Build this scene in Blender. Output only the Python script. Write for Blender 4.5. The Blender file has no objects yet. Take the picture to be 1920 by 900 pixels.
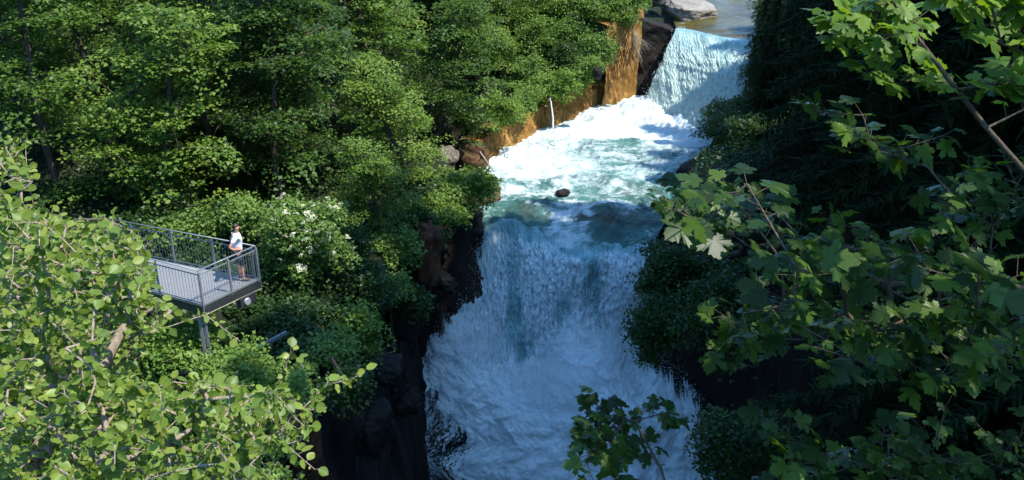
import bpy, bmesh, math, random
import numpy as np
from mathutils import Vector, Matrix

random.seed(7)
rng = np.random.default_rng(11)
S = bpy.context.scene
COL = S.collection

# ------------------------------------------------------------------ camera, sky, sun
F = 1800.0                      # focal length in pixels of a 1920 wide picture
PITCH = math.radians(25)
cam_d = bpy.data.cameras.new('camera')
cam_d.sensor_width = 36
cam_d.lens = 36 * F / 1920
cam_d.clip_start = 0.05
cam_d.clip_end = 800
cam = bpy.data.objects.new('camera', cam_d)
COL.objects.link(cam)
cam.location = (0, 0, 0)
cam.rotation_euler = (math.pi / 2 - PITCH, 0, 0)
S.camera = cam

SUN_EL = math.radians(61)
SUN_XY = np.array([0.945, -0.325]); SUN_XY /= np.linalg.norm(SUN_XY)
SUN = np.array([SUN_XY[0] * math.cos(SUN_EL), SUN_XY[1] * math.cos(SUN_EL), math.sin(SUN_EL)])
W = bpy.data.worlds.new('World'); S.world = W
W.use_nodes = True
wn = W.node_tree.nodes; wl = W.node_tree.links
bg = wn['Background']
sky = wn.new('ShaderNodeTexSky'); sky.sky_type = 'NISHITA'; sky.sun_disc = False
sky.sun_elevation = SUN_EL
sky.sun_rotation = math.atan2(SUN[0], SUN[1])
sky.altitude = 900
tint = wn.new('ShaderNodeMixRGB'); tint.blend_type = 'MULTIPLY'; tint.inputs[0].default_value = 1; tint.inputs[2].default_value = (0.62, 0.98, 1.22, 1)
wl.new(sky.outputs[0], tint.inputs[1]); wl.new(tint.outputs[0], bg.inputs[0])
bg.inputs[1].default_value = 0.15
sd = bpy.data.lights.new('sun', 'SUN'); sd.energy = 2.7; sd.angle = math.radians(0.5)
sd.color = (1.0, 0.95, 0.86)
sun = bpy.data.objects.new('sun', sd); COL.objects.link(sun)
sun.rotation_euler = Vector(SUN).to_track_quat('Z', 'Y').to_euler()
S.view_settings.view_transform = 'Standard'
S.view_settings.look = 'None'
S.view_settings.gamma = 1
S.view_settings.exposure = 1.74
S.render.engine = 'CYCLES'
S.cycles.max_bounces = 6
S.cycles.diffuse_bounces = 3
S.cycles.glossy_bounces = 2
S.cycles.transmission_bounces = 4
S.cycles.transparent_max_bounces = 12
S.cycles.sample_clamp_indirect = 4
S.cycles.use_denoising = True
S.cycles.volume_bounces = 6

# ------------------------------------------------------------------ geometry helpers
CF = np.array([0, math.cos(PITCH), -math.sin(PITCH)])
CU = np.array([0, math.sin(PITCH), math.cos(PITCH)])
CR = np.array([1.0, 0, 0])


def ray(px, py):
    return CF + (px - 960) / F * CR + (450 - py) / F * CU


def P(px, py, y=None, z=None, d=None):
    r = ray(px, py)
    if y is not None: return r * (y / r[1])
    if z is not None: return r * (z / r[2])
    return r * d


def hash3(ix, iy, iz, k):
    with np.errstate(over='ignore'):
        h = (ix.astype(np.uint32) * np.uint32(374761393) + iy.astype(np.uint32) * np.uint32(668265263)
             + iz.astype(np.uint32) * np.uint32(2147483647 - 1) + np.uint32((k * 974634777) % 4294967295))
        h = h ^ (iz.astype(np.uint32) * np.uint32(2246822519))
        h = (h ^ (h >> np.uint32(13))) * np.uint32(1274126177)
        h = h ^ (h >> np.uint32(16))
        h = h * np.uint32(2654435761)
        h = h ^ (h >> np.uint32(15))
    return h.astype(np.float64) / 4294967295.0


def vnoise(p, k=0):
    """value noise, roughly -1..1"""
    p = np.asarray(p, float) + 1000.0
    i = np.floor(p).astype(np.int64); f = p - i
    u = f * f * f * (f * (f * 6 - 15) + 10)
    out = 0
    for a in (0, 1):
        for b in (0, 1):
            for c in (0, 1):
                w = (u[..., 0] if a else 1 - u[..., 0]) * (u[..., 1] if b else 1 - u[..., 1]) * (u[..., 2] if c else 1 - u[..., 2])
                out = out + w * hash3(i[..., 0] + a, i[..., 1] + b, i[..., 2] + c, k)
    return out * 2 - 1


def fbm(p, octv=4, k=0, gain=0.5):
    p = np.asarray(p, float); s = 0; a = 1.0; t = 0
    for o in range(octv):
        s = s + a * vnoise(p * (2.03 ** o), k + o * 7); t += a; a *= gain
    return s / t


def sstep(a, b, x):
    t = np.clip((x - a) / (b - a), 0, 1)
    return t * t * (3 - 2 * t)


def link(o, parent=None, label=None, cat=None, group=None, kind=None):
    COL.objects.link(o)
    if parent is not None: o.parent = parent
    tag(o, label, cat, group, kind)
    return o


def tag(o, label=None, cat=None, group=None, kind=None):
    if label: o['label'] = label
    if cat: o['category'] = cat
    if group: o['group'] = group
    if kind: o['kind'] = kind
    return o


def empty(name, loc, label, cat, group=None, rotz=0):
    o = bpy.data.objects.new(name, None)
    o.empty_display_size = 0.2
    o.location = loc; o.rotation_euler = (0, 0, rotz)
    return link(o, None, label, cat, group)


def mesh_np(name, verts, faces_flat, counts, mat, parent=None, smooth=False, uv=None, attrs=None, **tags):
    """verts (n,3); faces_flat: flat loop vertex indices; counts: loops per face"""
    m = bpy.data.meshes.new(name)
    verts = np.ascontiguousarray(verts, dtype=np.float32)
    faces_flat = np.ascontiguousarray(faces_flat, dtype=np.int32)
    counts = np.ascontiguousarray(counts, dtype=np.int32)
    m.vertices.add(len(verts)); m.vertices.foreach_set('co', verts.ravel())
    m.loops.add(len(faces_flat)); m.loops.foreach_set('vertex_index', faces_flat)
    m.polygons.add(len(counts))
    st = np.concatenate([[0], np.cumsum(counts)[:-1]]).astype(np.int32)
    m.polygons.foreach_set('loop_start', st)
    m.polygons.foreach_set('loop_total', counts)
    m.update(calc_edges=True)
    if smooth: m.polygons.foreach_set('use_smooth', np.ones(len(counts), dtype=bool))
    if uv is not None:
        l = m.uv_layers.new(name='UVMap')
        l.data.foreach_set('uv', np.ascontiguousarray(uv[faces_flat], dtype=np.float32).ravel())
    for an, av in (attrs or {}).items():
        at = m.attributes.new(an, 'FLOAT', 'POINT')
        at.data.foreach_set('value', np.ascontiguousarray(av, dtype=np.float32))
    m.materials.append(mat)
    o = bpy.data.objects.new(name, m)
    return link(o, parent, **tags)


def grid_faces(nu, nv):
    """nu columns fast, nv rows"""
    a = (np.arange(nv - 1)[:, None] * nu + np.arange(nu - 1)[None, :]).ravel()
    return np.stack([a, a + 1, a + 1 + nu, a + nu], 1)


class MB:
    """small collector of boxes, bars, tubes"""
    def __init__(s): s.v = []; s.f = []
    def add(s, v, f):
        n = len(s.v); s.v += [tuple(map(float, x)) for x in v]; s.f += [[i + n for i in q] for q in f]
    def bar(s, a, b, w, h=None, up=(0, 0, 1)):
        h = w if h is None else h
        a = np.array(a, float); b = np.array(b, float); d = b - a; d /= np.linalg.norm(d)
        up = np.array(up, float)
        if abs(d @ up) > .98: up = np.array([1.0, 0, 0])
        x = np.cross(d, up); x /= np.linalg.norm(x); z = np.cross(x, d)
        v = [c + sx * x * w / 2 + sz * z * h / 2 for c in (a, b) for sx, sz in ((-1, -1), (1, -1), (1, 1), (-1, 1))]
        s.add(v, [[0, 1, 2, 3], [7, 6, 5, 4], [0, 4, 5, 1], [1, 5, 6, 2], [2, 6, 7, 3], [3, 7, 4, 0]])
    def tube(s, pts, rad, n=8):
        pts = [np.array(p, float) for p in pts]
        rad = rad if hasattr(rad, '__len__') else [rad] * len(pts)
        base = len(s.v); prev = None
        for i, p in enumerate(pts):
            d = pts[min(i + 1, len(pts) - 1)] - pts[max(i - 1, 0)]; d = d / (np.linalg.norm(d) + 1e-9)
            if prev is None:
                up = np.array([0, 0, 1.0]) if abs(d[2]) < .9 else np.array([1.0, 0, 0])
                x = np.cross(d, up)
            else: x = prev - d * (prev @ d)
            x /= np.linalg.norm(x); prev = x; y = np.cross(d, x)
            for k in range(n):
                a = 2 * math.pi * k / n
                s.v.append(tuple(p + rad[i] * (math.cos(a) * x + math.sin(a) * y)))
        for i in range(len(pts) - 1):
            for k in range(n):
                k2 = (k + 1) % n
                s.f.append([base + i * n + k, base + i * n + k2, base + (i + 1) * n + k2, base + (i + 1) * n + k])
        s.f.append([base + k for k in range(n)][::-1]); e = base + (len(pts) - 1) * n
        s.f.append([e + k for k in range(n)])
    def build(s, name, mat, parent=None, smooth=False, **tags):
        m = bpy.data.meshes.new(name); m.from_pydata(s.v, [], s.f); m.update()
        if smooth: m.polygons.foreach_set('use_smooth', [True] * len(m.polygons))
        m.materials.append(mat)
        return link(bpy.data.objects.new(name, m), parent, **tags)


# ------------------------------------------------------------------ materials
def new_mat(name):
    m = bpy.data.materials.new(name); m.use_nodes = True
    nt = m.node_tree; return m, nt.nodes, nt.links, nt.nodes['Principled BSDF'], nt.nodes['Material Output']


def ramp(N, stops, interp='LINEAR'):
    r = N.new('ShaderNodeValToRGB'); r.color_ramp.interpolation = interp
    el = r.color_ramp.elements
    while len(el) < len(stops): el.new(0.5)
    for e, (p, c) in zip(el, stops):
        e.position = p; e.color = (*c, 1) if len(c) == 3 else c
    return r


def noise(N, L, vec, scale, detail=4, rough=0.55, dist=0.0):
    n = N.new('ShaderNodeTexNoise'); n.inputs['Scale'].default_value = scale
    n.inputs['Detail'].default_value = detail; n.inputs['Roughness'].default_value = rough
    n.inputs['Distortion'].default_value = dist
    if vec is not None: L.new(vec, n.inputs['Vector'])
    return n


def math_n(N, L, op, a, b=None, c=None, clamp=False):
    n = N.new('ShaderNodeMath'); n.operation = op; n.use_clamp = clamp
    for i, x in enumerate((a, b, c)):
        if x is None: continue
        if isinstance(x, (int, float)): n.inputs[i].default_value = x
        else: L.new(x, n.inputs[i])
    return n.outputs[0]


def leaf_mat(name, stops, trans=(0.25, 0.42, 0.04), tf=0.35, rough=0.42, spec=0.5, veins=False):
    m, N, L, B, O = new_mat(name)
    at = N.new('ShaderNodeAttribute'); at.attribute_name = 'var'
    geo = N.new('ShaderNodeNewGeometry')
    nz = noise(N, L, geo.outputs['Position'], 0.35, 2)
    nz2 = noise(N, L, geo.outputs['Position'], 30, 2)
    f = math_n(N, L, 'MULTIPLY_ADD', nz.outputs[0], 0.5, math_n(N, L, 'MULTIPLY', at.outputs['Fac'], 0.65))
    f = math_n(N, L, 'MULTIPLY_ADD', nz2.outputs[0], 0.16, math_n(N, L, 'SUBTRACT', f, 0.08))
    if 'maple_foliage' in name:
        oi = N.new('ShaderNodeObjectInfo'); f = math_n(N, L, 'ADD', f, math_n(N, L, 'MULTIPLY_ADD', oi.outputs['Random'], 0.72, -0.36))
    r = ramp(N, stops); L.new(f, r.inputs[0])
    col = r.outputs[0]
    if veins:
        uv = N.new('ShaderNodeUVMap')
        sp = N.new('ShaderNodeSeparateXYZ'); L.new(uv.outputs[0], sp.inputs[0])
        ax = math_n(N, L, 'ABSOLUTE', sp.outputs[0])
        side = math_n(N, L, 'SINE', math_n(N, L, 'MULTIPLY', math_n(N, L, 'SUBTRACT', sp.outputs[1], math_n(N, L, 'MULTIPLY', ax, 0.7)), 52.0))
        side = math_n(N, L, 'GREATER_THAN', side, 0.86)
        mid = math_n(N, L, 'LESS_THAN', ax, 0.018)
        v = math_n(N, L, 'MAXIMUM', math_n(N, L, 'MULTIPLY', side, 0.45), mid)
        mx = N.new('ShaderNodeMixRGB'); mx.blend_type = 'MIX'
        L.new(math_n(N, L, 'MULTIPLY', v, 0.5), mx.inputs[0]); L.new(col, mx.inputs[1])
        mx.inputs[2].default_value = (0.26, 0.36, 0.10, 1); col = mx.outputs[0]
        bp = N.new('ShaderNodeBump'); bp.inputs['Strength'].default_value = 0.5; bp.inputs['Distance'].default_value = 0.003
        L.new(math_n(N, L, 'MULTIPLY', v, -1), bp.inputs['Height']); L.new(bp.outputs[0], B.inputs['Normal'])
    L.new(col, B.inputs['Base Color'])
    B.inputs['Roughness'].default_value = rough
    B.inputs['Specular IOR Level'].default_value = spec
    T = N.new('ShaderNodeBsdfTranslucent')
    tm = N.new('ShaderNodeMixRGB'); tm.blend_type = 'MIX'; tm.inputs[0].default_value = 0.6
    L.new(col, tm.inputs[1]); tm.inputs[2].default_value = (*trans, 1)
    L.new(tm.outputs[0], T.inputs[0])
    mix = N.new('ShaderNodeMixShader'); mix.inputs[0].default_value = tf
    L.new(B.outputs[0], mix.inputs[1]); L.new(T.outputs[0], mix.inputs[2])
    L.new(mix.outputs[0], O.inputs['Surface'])
    return m


M = {}
M['maple_far'] = leaf_mat('maple_foliage', [(0.10, (0.018, 0.042, 0.008)), (0.5, (0.056, 0.112, 0.014)), (0.95, (0.135, 0.200, 0.026))], tf=0.30, rough=0.55, spec=0.3)
M['bright'] = leaf_mat('young_foliage', [(0.15, (0.070, 0.135, 0.018)), (0.5, (0.120, 0.205, 0.030)), (0.9, (0.190, 0.270, 0.050))], tf=0.35, rough=0.55, spec=.3)
M['elder'] = leaf_mat('elder_foliage', [(0.15, (0.050, 0.10, 0.018)), (0.5, (0.10, 0.175, 0.03)), (0.9, (0.16, 0.23, 0.045))], tf=0.3, rough=0.55, spec=.3)
M['alder'] = leaf_mat('alder_foliage', [(0.12, (0.050, 0.090, 0.010)), (0.5, (0.105, 0.165, 0.018)), (0.9, (0.21, 0.255, 0.040))], trans=(0.32, 0.45, 0.02), tf=0.34, rough=0.42, spec=0.32, veins=True)
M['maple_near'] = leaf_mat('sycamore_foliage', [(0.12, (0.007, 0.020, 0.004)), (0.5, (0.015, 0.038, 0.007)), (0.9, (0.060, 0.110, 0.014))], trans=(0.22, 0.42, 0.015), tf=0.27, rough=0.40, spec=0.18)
M['maple_sun'] = leaf_mat('sun_painted_sycamore_foliage', [(0.12, (0.030, 0.065, 0.008)), (0.5, (0.062, 0.125, 0.014)), (0.9, (0.13, 0.21, 0.024))], trans=(0.30, 0.50, 0.015), tf=0.38, rough=0.45, spec=0.2)  # brighter copy of the sycamore leaves, sunlight put into the colour
M['dark_shrub'] = leaf_mat('shade_painted_foliage', [(0.15, (0.012, 0.030, 0.008)), (0.5, (0.020, 0.046, 0.010)), (0.9, (0.038, 0.075, 0.015))], tf=0.2, spec=.25)  # leaf colour darkened so that gaps and banks look shadowed
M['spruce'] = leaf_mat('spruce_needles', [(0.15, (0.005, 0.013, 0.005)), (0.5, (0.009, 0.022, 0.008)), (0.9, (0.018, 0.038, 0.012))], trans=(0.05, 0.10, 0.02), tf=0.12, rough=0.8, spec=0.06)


def bark(name, c1, c2, scale=14):
    m, N, L, B, O = new_mat(name)
    g = N.new('ShaderNodeNewGeometry')
    mp = N.new('ShaderNodeMapping'); mp.inputs['Scale'].default_value = (1, 1, 0.25); L.new(g.outputs['Position'], mp.inputs[0])
    n = noise(N, L, mp.outputs[0], scale, 5, 0.65)
    r = ramp(N, [(0.3, c1), (0.7, c2)]); L.new(n.outputs[0], r.inputs[0]); L.new(r.outputs[0], B.inputs['Base Color'])
    B.inputs['Roughness'].default_value = 0.85; B.inputs['Specular IOR Level'].default_value = 0.15
    bp = N.new('ShaderNodeBump'); bp.inputs['Strength'].default_value = 0.6; bp.inputs['Distance'].default_value = 0.03
    L.new(n.outputs[0], bp.inputs['Height']); L.new(bp.outputs[0], B.inputs['Normal'])
    return m


M['bark'] = bark('bark', (0.035, 0.025, 0.018), (0.11, 0.085, 0.06))
M['twig'] = bark('grey_twig_bark', (0.16, 0.12, 0.085), (0.36, 0.29, 0.22), 40)
M['sycbark'] = bark('sycamore_twig_bark', (0.04, 0.03, 0.02), (0.13, 0.10, 0.07), 40)
M['sprbark'] = bark('spruce_branch_bark', (0.010, 0.008, 0.006), (0.030, 0.022, 0.016), 40)
M['deadwood'] = bark('bleached_wood', (0.18, 0.14, 0.10), (0.36, 0.30, 0.23), 40)
M['root'] = bark('root_bark', (0.03, 0.018, 0.010), (0.10, 0.06, 0.035), 40)


def rock_mat(name, cols, scale=1.2, rough=0.75, bump=0.25, moss=None, streak=False, bdist=0.25):
    m, N, L, B, O = new_mat(name)
    g = N.new('ShaderNodeNewGeometry')
    vec = g.outputs['Position']
    n1 = noise(N, L, vec, scale, 8, 0.62, 0.4)
    if streak:
        mp = N.new('ShaderNodeMapping'); mp.inputs['Scale'].default_value = (1.5, 1.5, 0.5); L.new(vec, mp.inputs[0])
        n1 = noise(N, L, mp.outputs[0], scale, 8, 0.62, 0.6)
    k = len(cols)
    r = ramp(N, [(0.28 + 0.46 * i / (k - 1), c) for i, c in enumerate(cols)]); L.new(n1.outputs[0], r.inputs[0])
    col = r.outputs[0]
    n2 = noise(N, L, vec, scale * 9, 8, 0.7)
    mm = N.new('ShaderNodeMixRGB'); mm.blend_type = 'MULTIPLY'; mm.inputs[0].default_value = 0.7
    r2 = ramp(N, [(0.3, (0.35, 0.33, 0.3)), (0.62, (1.15, 1.15, 1.15))]); L.new(n2.outputs[0], r2.inputs[0])
    L.new(col, mm.inputs[1]); L.new(r2.outputs[0], mm.inputs[2]); col = mm.outputs[0]
    if moss:
        sp = N.new('ShaderNodeSeparateXYZ'); L.new(g.outputs['Normal'], sp.inputs[0])
        n3 = noise(N, L, vec, 0.9, 5)
        f = math_n(N, L, 'ADD', sp.outputs[2], math_n(N, L, 'MULTIPLY_ADD', n3.outputs[0], 0.9, -0.45))
        r3 = ramp(N, [(0.60, (0, 0, 0)), (0.78, (1, 1, 1))]); L.new(f, r3.inputs[0])
        mx = N.new('ShaderNodeMixRGB'); L.new(r3.outputs[0], mx.inputs[0]); L.new(col, mx.inputs[1]); mx.inputs[2].default_value = (*moss, 1)
        col = mx.outputs[0]
    L.new(col, B.inputs['Base Color'])
    B.inputs['Roughness'].default_value = rough; B.inputs['Specular IOR Level'].default_value = 0.2
    bp = N.new('ShaderNodeBump'); bp.inputs['Strength'].default_value = bump * 3; bp.inputs['Distance'].default_value = bdist
    add = math_n(N, L, 'MULTIPLY_ADD', n2.outputs[0], 0.5, n1.outputs[0])
    L.new(add, bp.inputs['Height']); L.new(bp.outputs[0], B.inputs['Normal'])
    return m


M['ground'] = rock_mat('gorge_rock_and_soil', [(0.006, 0.005, 0.004), (0.018, 0.012, 0.008), (0.042, 0.026, 0.014)], 0.7, 0.8, moss=(0.010, 0.016, 0.005))
M['orange'] = rock_mat('ochre_stained_wall', [(0.035, 0.020, 0.010), (0.22, 0.11, 0.026), (0.38, 0.21, 0.055), (0.46, 0.32, 0.14)], 1.7, 0.7, streak=True, bdist=0.15)
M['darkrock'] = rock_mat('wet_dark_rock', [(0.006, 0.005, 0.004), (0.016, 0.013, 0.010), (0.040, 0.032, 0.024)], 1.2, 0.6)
M['brownrock'] = rock_mat('rust_brown_rock', [(0.03, 0.016, 0.008), (0.10, 0.05, 0.022), (0.19, 0.10, 0.045)], 1.2, 0.7, moss=(0.05, 0.07, 0.02))
M['palerock'] = rock_mat('pale_limestone', [(0.14, 0.12, 0.085), (0.24, 0.215, 0.175), (0.33, 0.31, 0.27)], 0.9, 0.7, bump=0.12)
M['redrock'] = rock_mat('reddish_rock', [(0.02, 0.010, 0.006), (0.09, 0.036, 0.016), (0.24, 0.12, 0.06)], 1.8, 0.7, streak=True)
M['scree'] = rock_mat('pale_gravel_bank', [(0.06, 0.05, 0.035), (0.18, 0.15, 0.12), (0.42, 0.37, 0.33)], 3.5, 0.85)
M['path'] = rock_mat('gravel_path', [(0.30, 0.27, 0.23), (0.42, 0.38, 0.33)], 3, 0.9)


def water_mat(name, kind, white_c=(0.90, 0.97, 0.96)):
    """foam attribute drives the share of white water; uv: across / along the flow"""
    m, N, L, B, O = new_mat(name)
    g = N.new('ShaderNodeNewGeometry')
    at = N.new('ShaderNodeAttribute'); at.attribute_name = 'foam'
    ag = N.new('ShaderNodeAttribute'); ag.attribute_name = 'gap'
    uv = N.new('ShaderNodeUVMap')
    if kind == 'fall':
        mp = N.new('ShaderNodeMapping'); mp.inputs['Scale'].default_value = (1.0, 0.30, 1); L.new(uv.outputs[0], mp.inputs[0])
        mp2 = N.new('ShaderNodeMapping'); mp2.inputs['Scale'].default_value = (1.0, 0.6, 1); L.new(uv.outputs[0], mp2.inputs[0])
        n1 = noise(N, L, mp.outputs[0], 2.2, 6, 0.66, 0.0)
        n2 = noise(N, L, mp2.outputs[0], 11.0, 7, 0.82, 0.0)
        n3 = noise(N, L, g.outputs['Position'], 1.0, 5, 0.6)
    else:
        mp = N.new('ShaderNodeMapping'); mp.inputs['Scale'].default_value = (0.55, 1.25, 1); mp.inputs['Rotation'].default_value = (0, 0, math.radians(-12))
        L.new(g.outputs['Position'], mp.inputs[0])
        n1 = noise(N, L, mp.outputs[0], 0.55, 8, 0.62, 1.2)
        n2 = noise(N, L, mp.outputs[0], 3.4, 8, 0.68, 1.4)
        n3 = noise(N, L, g.outputs['Position'], 0.3, 3, 0.5)
    if kind == 'fall':      # where the water has broken up the grain is no longer drawn out along the flow
        ab = N.new('ShaderNodeAttribute'); ab.attribute_name = 'bed'
        m1 = noise(N, L, g.outputs['Position'], 1.6, 7, 0.65, 0.8); m2_ = noise(N, L, g.outputs['Position'], 9.0, 7, 0.75, 0.4)
        def mixv(x, y):
            q = N.new('ShaderNodeMix'); L.new(ab.outputs['Fac'], q.inputs[0]); L.new(x, q.inputs[2]); L.new(y, q.inputs[3]); return q
        v1 = mixv(n1.outputs[0], m1.outputs[0]); v2 = mixv(n2.outputs[0], m2_.outputs[0]); n1, n2 = v1, v2
    a = math_n(N, L, 'MULTIPLY_ADD', n1.outputs[0], 0.6, math_n(N, L, 'MULTIPLY', n2.outputs[0], 0.6))
    a = math_n(N, L, 'ADD', a, math_n(N, L, 'MULTIPLY_ADD', n3.outputs[0], 0.3, -0.15))
    a = math_n(N, L, 'ADD', a, at.outputs['Fac'])      # ~ 0.6 + foam
    r = ramp(N, [(0.0, (0, 0, 0)), (1.0, (1, 1, 1))])
    fm = N.new('ShaderNodeMapRange'); fm.interpolation_type = 'SMOOTHSTEP'
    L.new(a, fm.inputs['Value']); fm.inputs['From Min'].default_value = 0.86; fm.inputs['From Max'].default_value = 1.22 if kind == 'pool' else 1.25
    N.remove(r)
    deep = ramp(N, {'fall': [(0.3, (0.10, 0.21, 0.21)), (0.7, (0.24, 0.40, 0.40))],
                    'pool': [(0.3, (0.030, 0.095, 0.080)), (0.7, (0.075, 0.20, 0.175))],
                    'still': [(0.3, (0.040, 0.032, 0.008)), (0.7, (0.095, 0.082, 0.025))]}[kind])
    L.new(n3.outputs[0], deep.inputs[0])
    dcol = deep.outputs[0]
    if kind == 'pool':
        ab = N.new('ShaderNodeAttribute'); ab.attribute_name = 'bed'
        mb = N.new('ShaderNodeMixRGB'); L.new(ab.outputs['Fac'], mb.inputs[0]); L.new(dcol, mb.inputs[1]); mb.inputs[2].default_value = (0.040, 0.035, 0.020, 1)
        dcol = mb.outputs[0]
    white = None
    if kind == 'fall':      # fine grain: torn ropes of water with darker clear water between them
        mpg = N.new('ShaderNodeMapping'); mpg.inputs['Scale'].default_value = (1.0, 0.30, 1); L.new(uv.outputs[0], mpg.inputs[0])
        g1 = noise(N, L, mpg.outputs[0], 8.0, 5, 0.85, 0.0); g2 = noise(N, L, g.outputs['Position'], 7.0, 5, 0.85, 0.0)
        gm_ = N.new('ShaderNodeMix'); L.new(ab.outputs['Fac'], gm_.inputs[0]); L.new(g1.outputs[0], gm_.inputs[2]); L.new(g2.outputs[0], gm_.inputs[3])
        lo = N.new('ShaderNodeMapRange'); lo.interpolation_type = 'SMOOTHSTEP'; L.new(gm_.outputs[0], lo.inputs['Value'])
        lo.inputs['From Min'].default_value = 0.34; lo.inputs['From Max'].default_value = 0.60
        amt = math_n(N, L, 'MULTIPLY_ADD', ab.outputs['Fac'], -0.66, 0.95)
        fac = math_n(N, L, 'MULTIPLY', math_n(N, L, 'SUBTRACT', 1.0, lo.outputs[0]), amt)
        wm = N.new('ShaderNodeMixRGB'); L.new(fac, wm.inputs[0]); wm.inputs[1].default_value = (*white_c, 1); wm.inputs[2].default_value = (0.09, 0.20, 0.21, 1); white = wm.outputs[0]
    mx = N.new('ShaderNodeMixRGB'); L.new(fm.outputs[0], mx.inputs[0]); L.new(dcol, mx.inputs[1]); mx.inputs[2].default_value = (0.66, 0.74, 0.74, 1)
    if white: L.new(white, mx.inputs[2])
    L.new(mx.outputs[0], B.inputs['Base Color'])
    rr = N.new('ShaderNodeMapRange'); L.new(fm.outputs[0], rr.inputs['Value'])
    rr.inputs['To Min'].default_value = 0.12; rr.inputs['To Max'].default_value = 0.6
    L.new(rr.outputs[0], B.inputs['Roughness'])
    B.inputs['IOR'].default_value = 1.33
    if kind == 'still': B.inputs['Specular IOR Level'].default_value = 0.22
    bp = N.new('ShaderNodeBump'); bp.inputs['Strength'].default_value = 0.5 if kind == 'fall' else 0.8
    bp.inputs['Distance'].default_value = {'fall': 0.045, 'pool': 0.22, 'still': 0.05}[kind]
    if kind == 'fall': bh = math_n(N, L, 'MULTIPLY_ADD', n2.outputs[0], 1.0, n1.outputs[0])
    else: bh = math_n(N, L, 'MULTIPLY_ADD', n2.outputs[0], 0.7, n1.outputs[0])
    L.new(bh, bp.inputs['Height']); L.new(bp.outputs[0], B.inputs['Normal'])
    sh = B.outputs[0]
    T = N.new('ShaderNodeBsdfTranslucent'); T.inputs[0].default_value = (0.75, 0.88, 0.9, 1)
    ms = N.new('ShaderNodeMixShader'); L.new(math_n(N, L, 'MULTIPLY', fm.outputs[0], 0.25), ms.inputs[0]); L.new(sh, ms.inputs[1]); L.new(T.outputs[0], ms.inputs[2]); sh = ms.outputs[0]
    if kind == 'fall':       # torn veil: the curtain has real gaps where it thins out
        n4 = noise(N, L, mp2.outputs[0], 14.0, 5, 0.72, 0.4)
        n5 = noise(N, L, mp.outputs[0], 3.0, 4, 0.6, 0.3)
        t = math_n(N, L, 'MULTIPLY_ADD', n5.outputs[0], 0.5, math_n(N, L, 'MULTIPLY', n4.outputs[0], 0.5))
        t = math_n(N, L, 'ADD', t, ag.outputs['Fac'])
        gm = N.new('ShaderNodeMapRange'); gm.interpolation_type = 'SMOOTHSTEP'; L.new(t, gm.inputs['Value'])
        gm.inputs['From Min'].default_value = 0.98; gm.inputs['From Max'].default_value = 1.08
        tr = N.new('ShaderNodeBsdfTransparent')
        m2 = N.new('ShaderNodeMixShader'); L.new(gm.outputs[0], m2.inputs[0]); L.new(sh, m2.inputs[1]); L.new(tr.outputs[0], m2.inputs[2]); sh = m2.outputs[0]
    L.new(sh, O.inputs['Surface'])
    return m


M['fall'] = water_mat('falling_water', 'fall')
M['fall_sun'] = water_mat('sun_toned_falling_water', 'fall', (0.56, 0.66, 0.56))  # copy for the sunlit fall, foam colour dimmed and greened against sun and sky
M['pool'] = water_mat('pool_water', 'pool')
M['still'] = water_mat('river_water', 'still')


def simple(name, col, rough=0.5, metal=0.0, var=0.15, scale=8, bump=0.0):
    m, N, L, B, O = new_mat(name)
    g = N.new('ShaderNodeNewGeometry')
    n = noise(N, L, g.outputs['Position'], scale, 5)
    r = ramp(N, [(0.3, tuple(c * (1 - var) for c in col)), (0.7, tuple(min(1, c * (1 + var)) for c in col))])
    L.new(n.outputs[0], r.inputs[0]); L.new(r.outputs[0], B.inputs['Base Color'])
    B.inputs['Roughness'].default_value = rough; B.inputs['Metallic'].default_value = metal
    if bump:
        bp = N.new('ShaderNodeBump'); bp.inputs['Strength'].default_value = bump; bp.inputs['Distance'].default_value = 0.02
        L.new(n.outputs[0], bp.inputs['Height']); L.new(bp.outputs[0], B.inputs['Normal'])
    return m


M['steel'] = simple('galvanised_steel', (0.30, 0.32, 0.34), 0.42, 0.75)
M['rail'] = simple('painted_grey_steel', (0.20, 0.215, 0.23), 0.45, 0.2)
M['darksteel'] = simple('dark_steel_beam', (0.045, 0.05, 0.055), 0.5, 0.4)
M['lip'] = simple('pale_edge_strip', (0.50, 0.46, 0.30), 0.6)
M['grate'] = simple('deck_boards', (0.17, 0.175, 0.18), 0.7, 0.0, scale=20)
M['skin'] = simple('skin', (0.48, 0.24, 0.16), 0.5, var=0.08)
M['shirt'] = simple('white_cotton', (0.74, 0.76, 0.82), 0.85, var=0.05, bump=0.3)
M['shorts'] = simple('navy_cotton', (0.018, 0.024, 0.045), 0.85)
M['hair'] = simple('dark_brown_hair', (0.045, 0.026, 0.016), 0.6, scale=60, var=0.4)
M['shoe'] = simple('brown_leather', (0.12, 0.07, 0.045), 0.6)
M['drop'] = simple('white_spray_drops', (0.82, 0.88, 0.90), 0.4, var=0.02)
M['lens'] = simple('lamp_glass', (0.65, 0.70, 0.72), 0.08, 0.6)
M['petal'] = simple('cream_blossom', (0.72, 0.70, 0.48), 0.7, var=0.06)

# ------------------------------------------------------------------ water profile
ZP = -19.05      # pool
ZU = -14.1       # upper river
LOWER = [  # picture row, distance, left and right edge
    (430, 42.0, 928, 1192), (470, 41.4, 905, 1196), (520, 41.0, 885, 1192), (570, 40.7, 858, 1192), (610, 40.4, 830, 1200),
    (650, 40.0, 800, 1222), (700, 39.3, 792, 1256), (760, 38.5, 795, 1285), (820, 37.8, 800, 1312), (900, 36.8, 802, 1320),
    (1000, 35.4, 805, 1330), (1120, 33.0, 815, 1330)]
LW = []
for (py, D, a, b) in LOWER:
    A_ = P(a, py, y=D); B_ = P(b, py, y=D); LW.append((D, A_[2], A_[0], B_[0]))
LW = np.array(LW)


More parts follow.
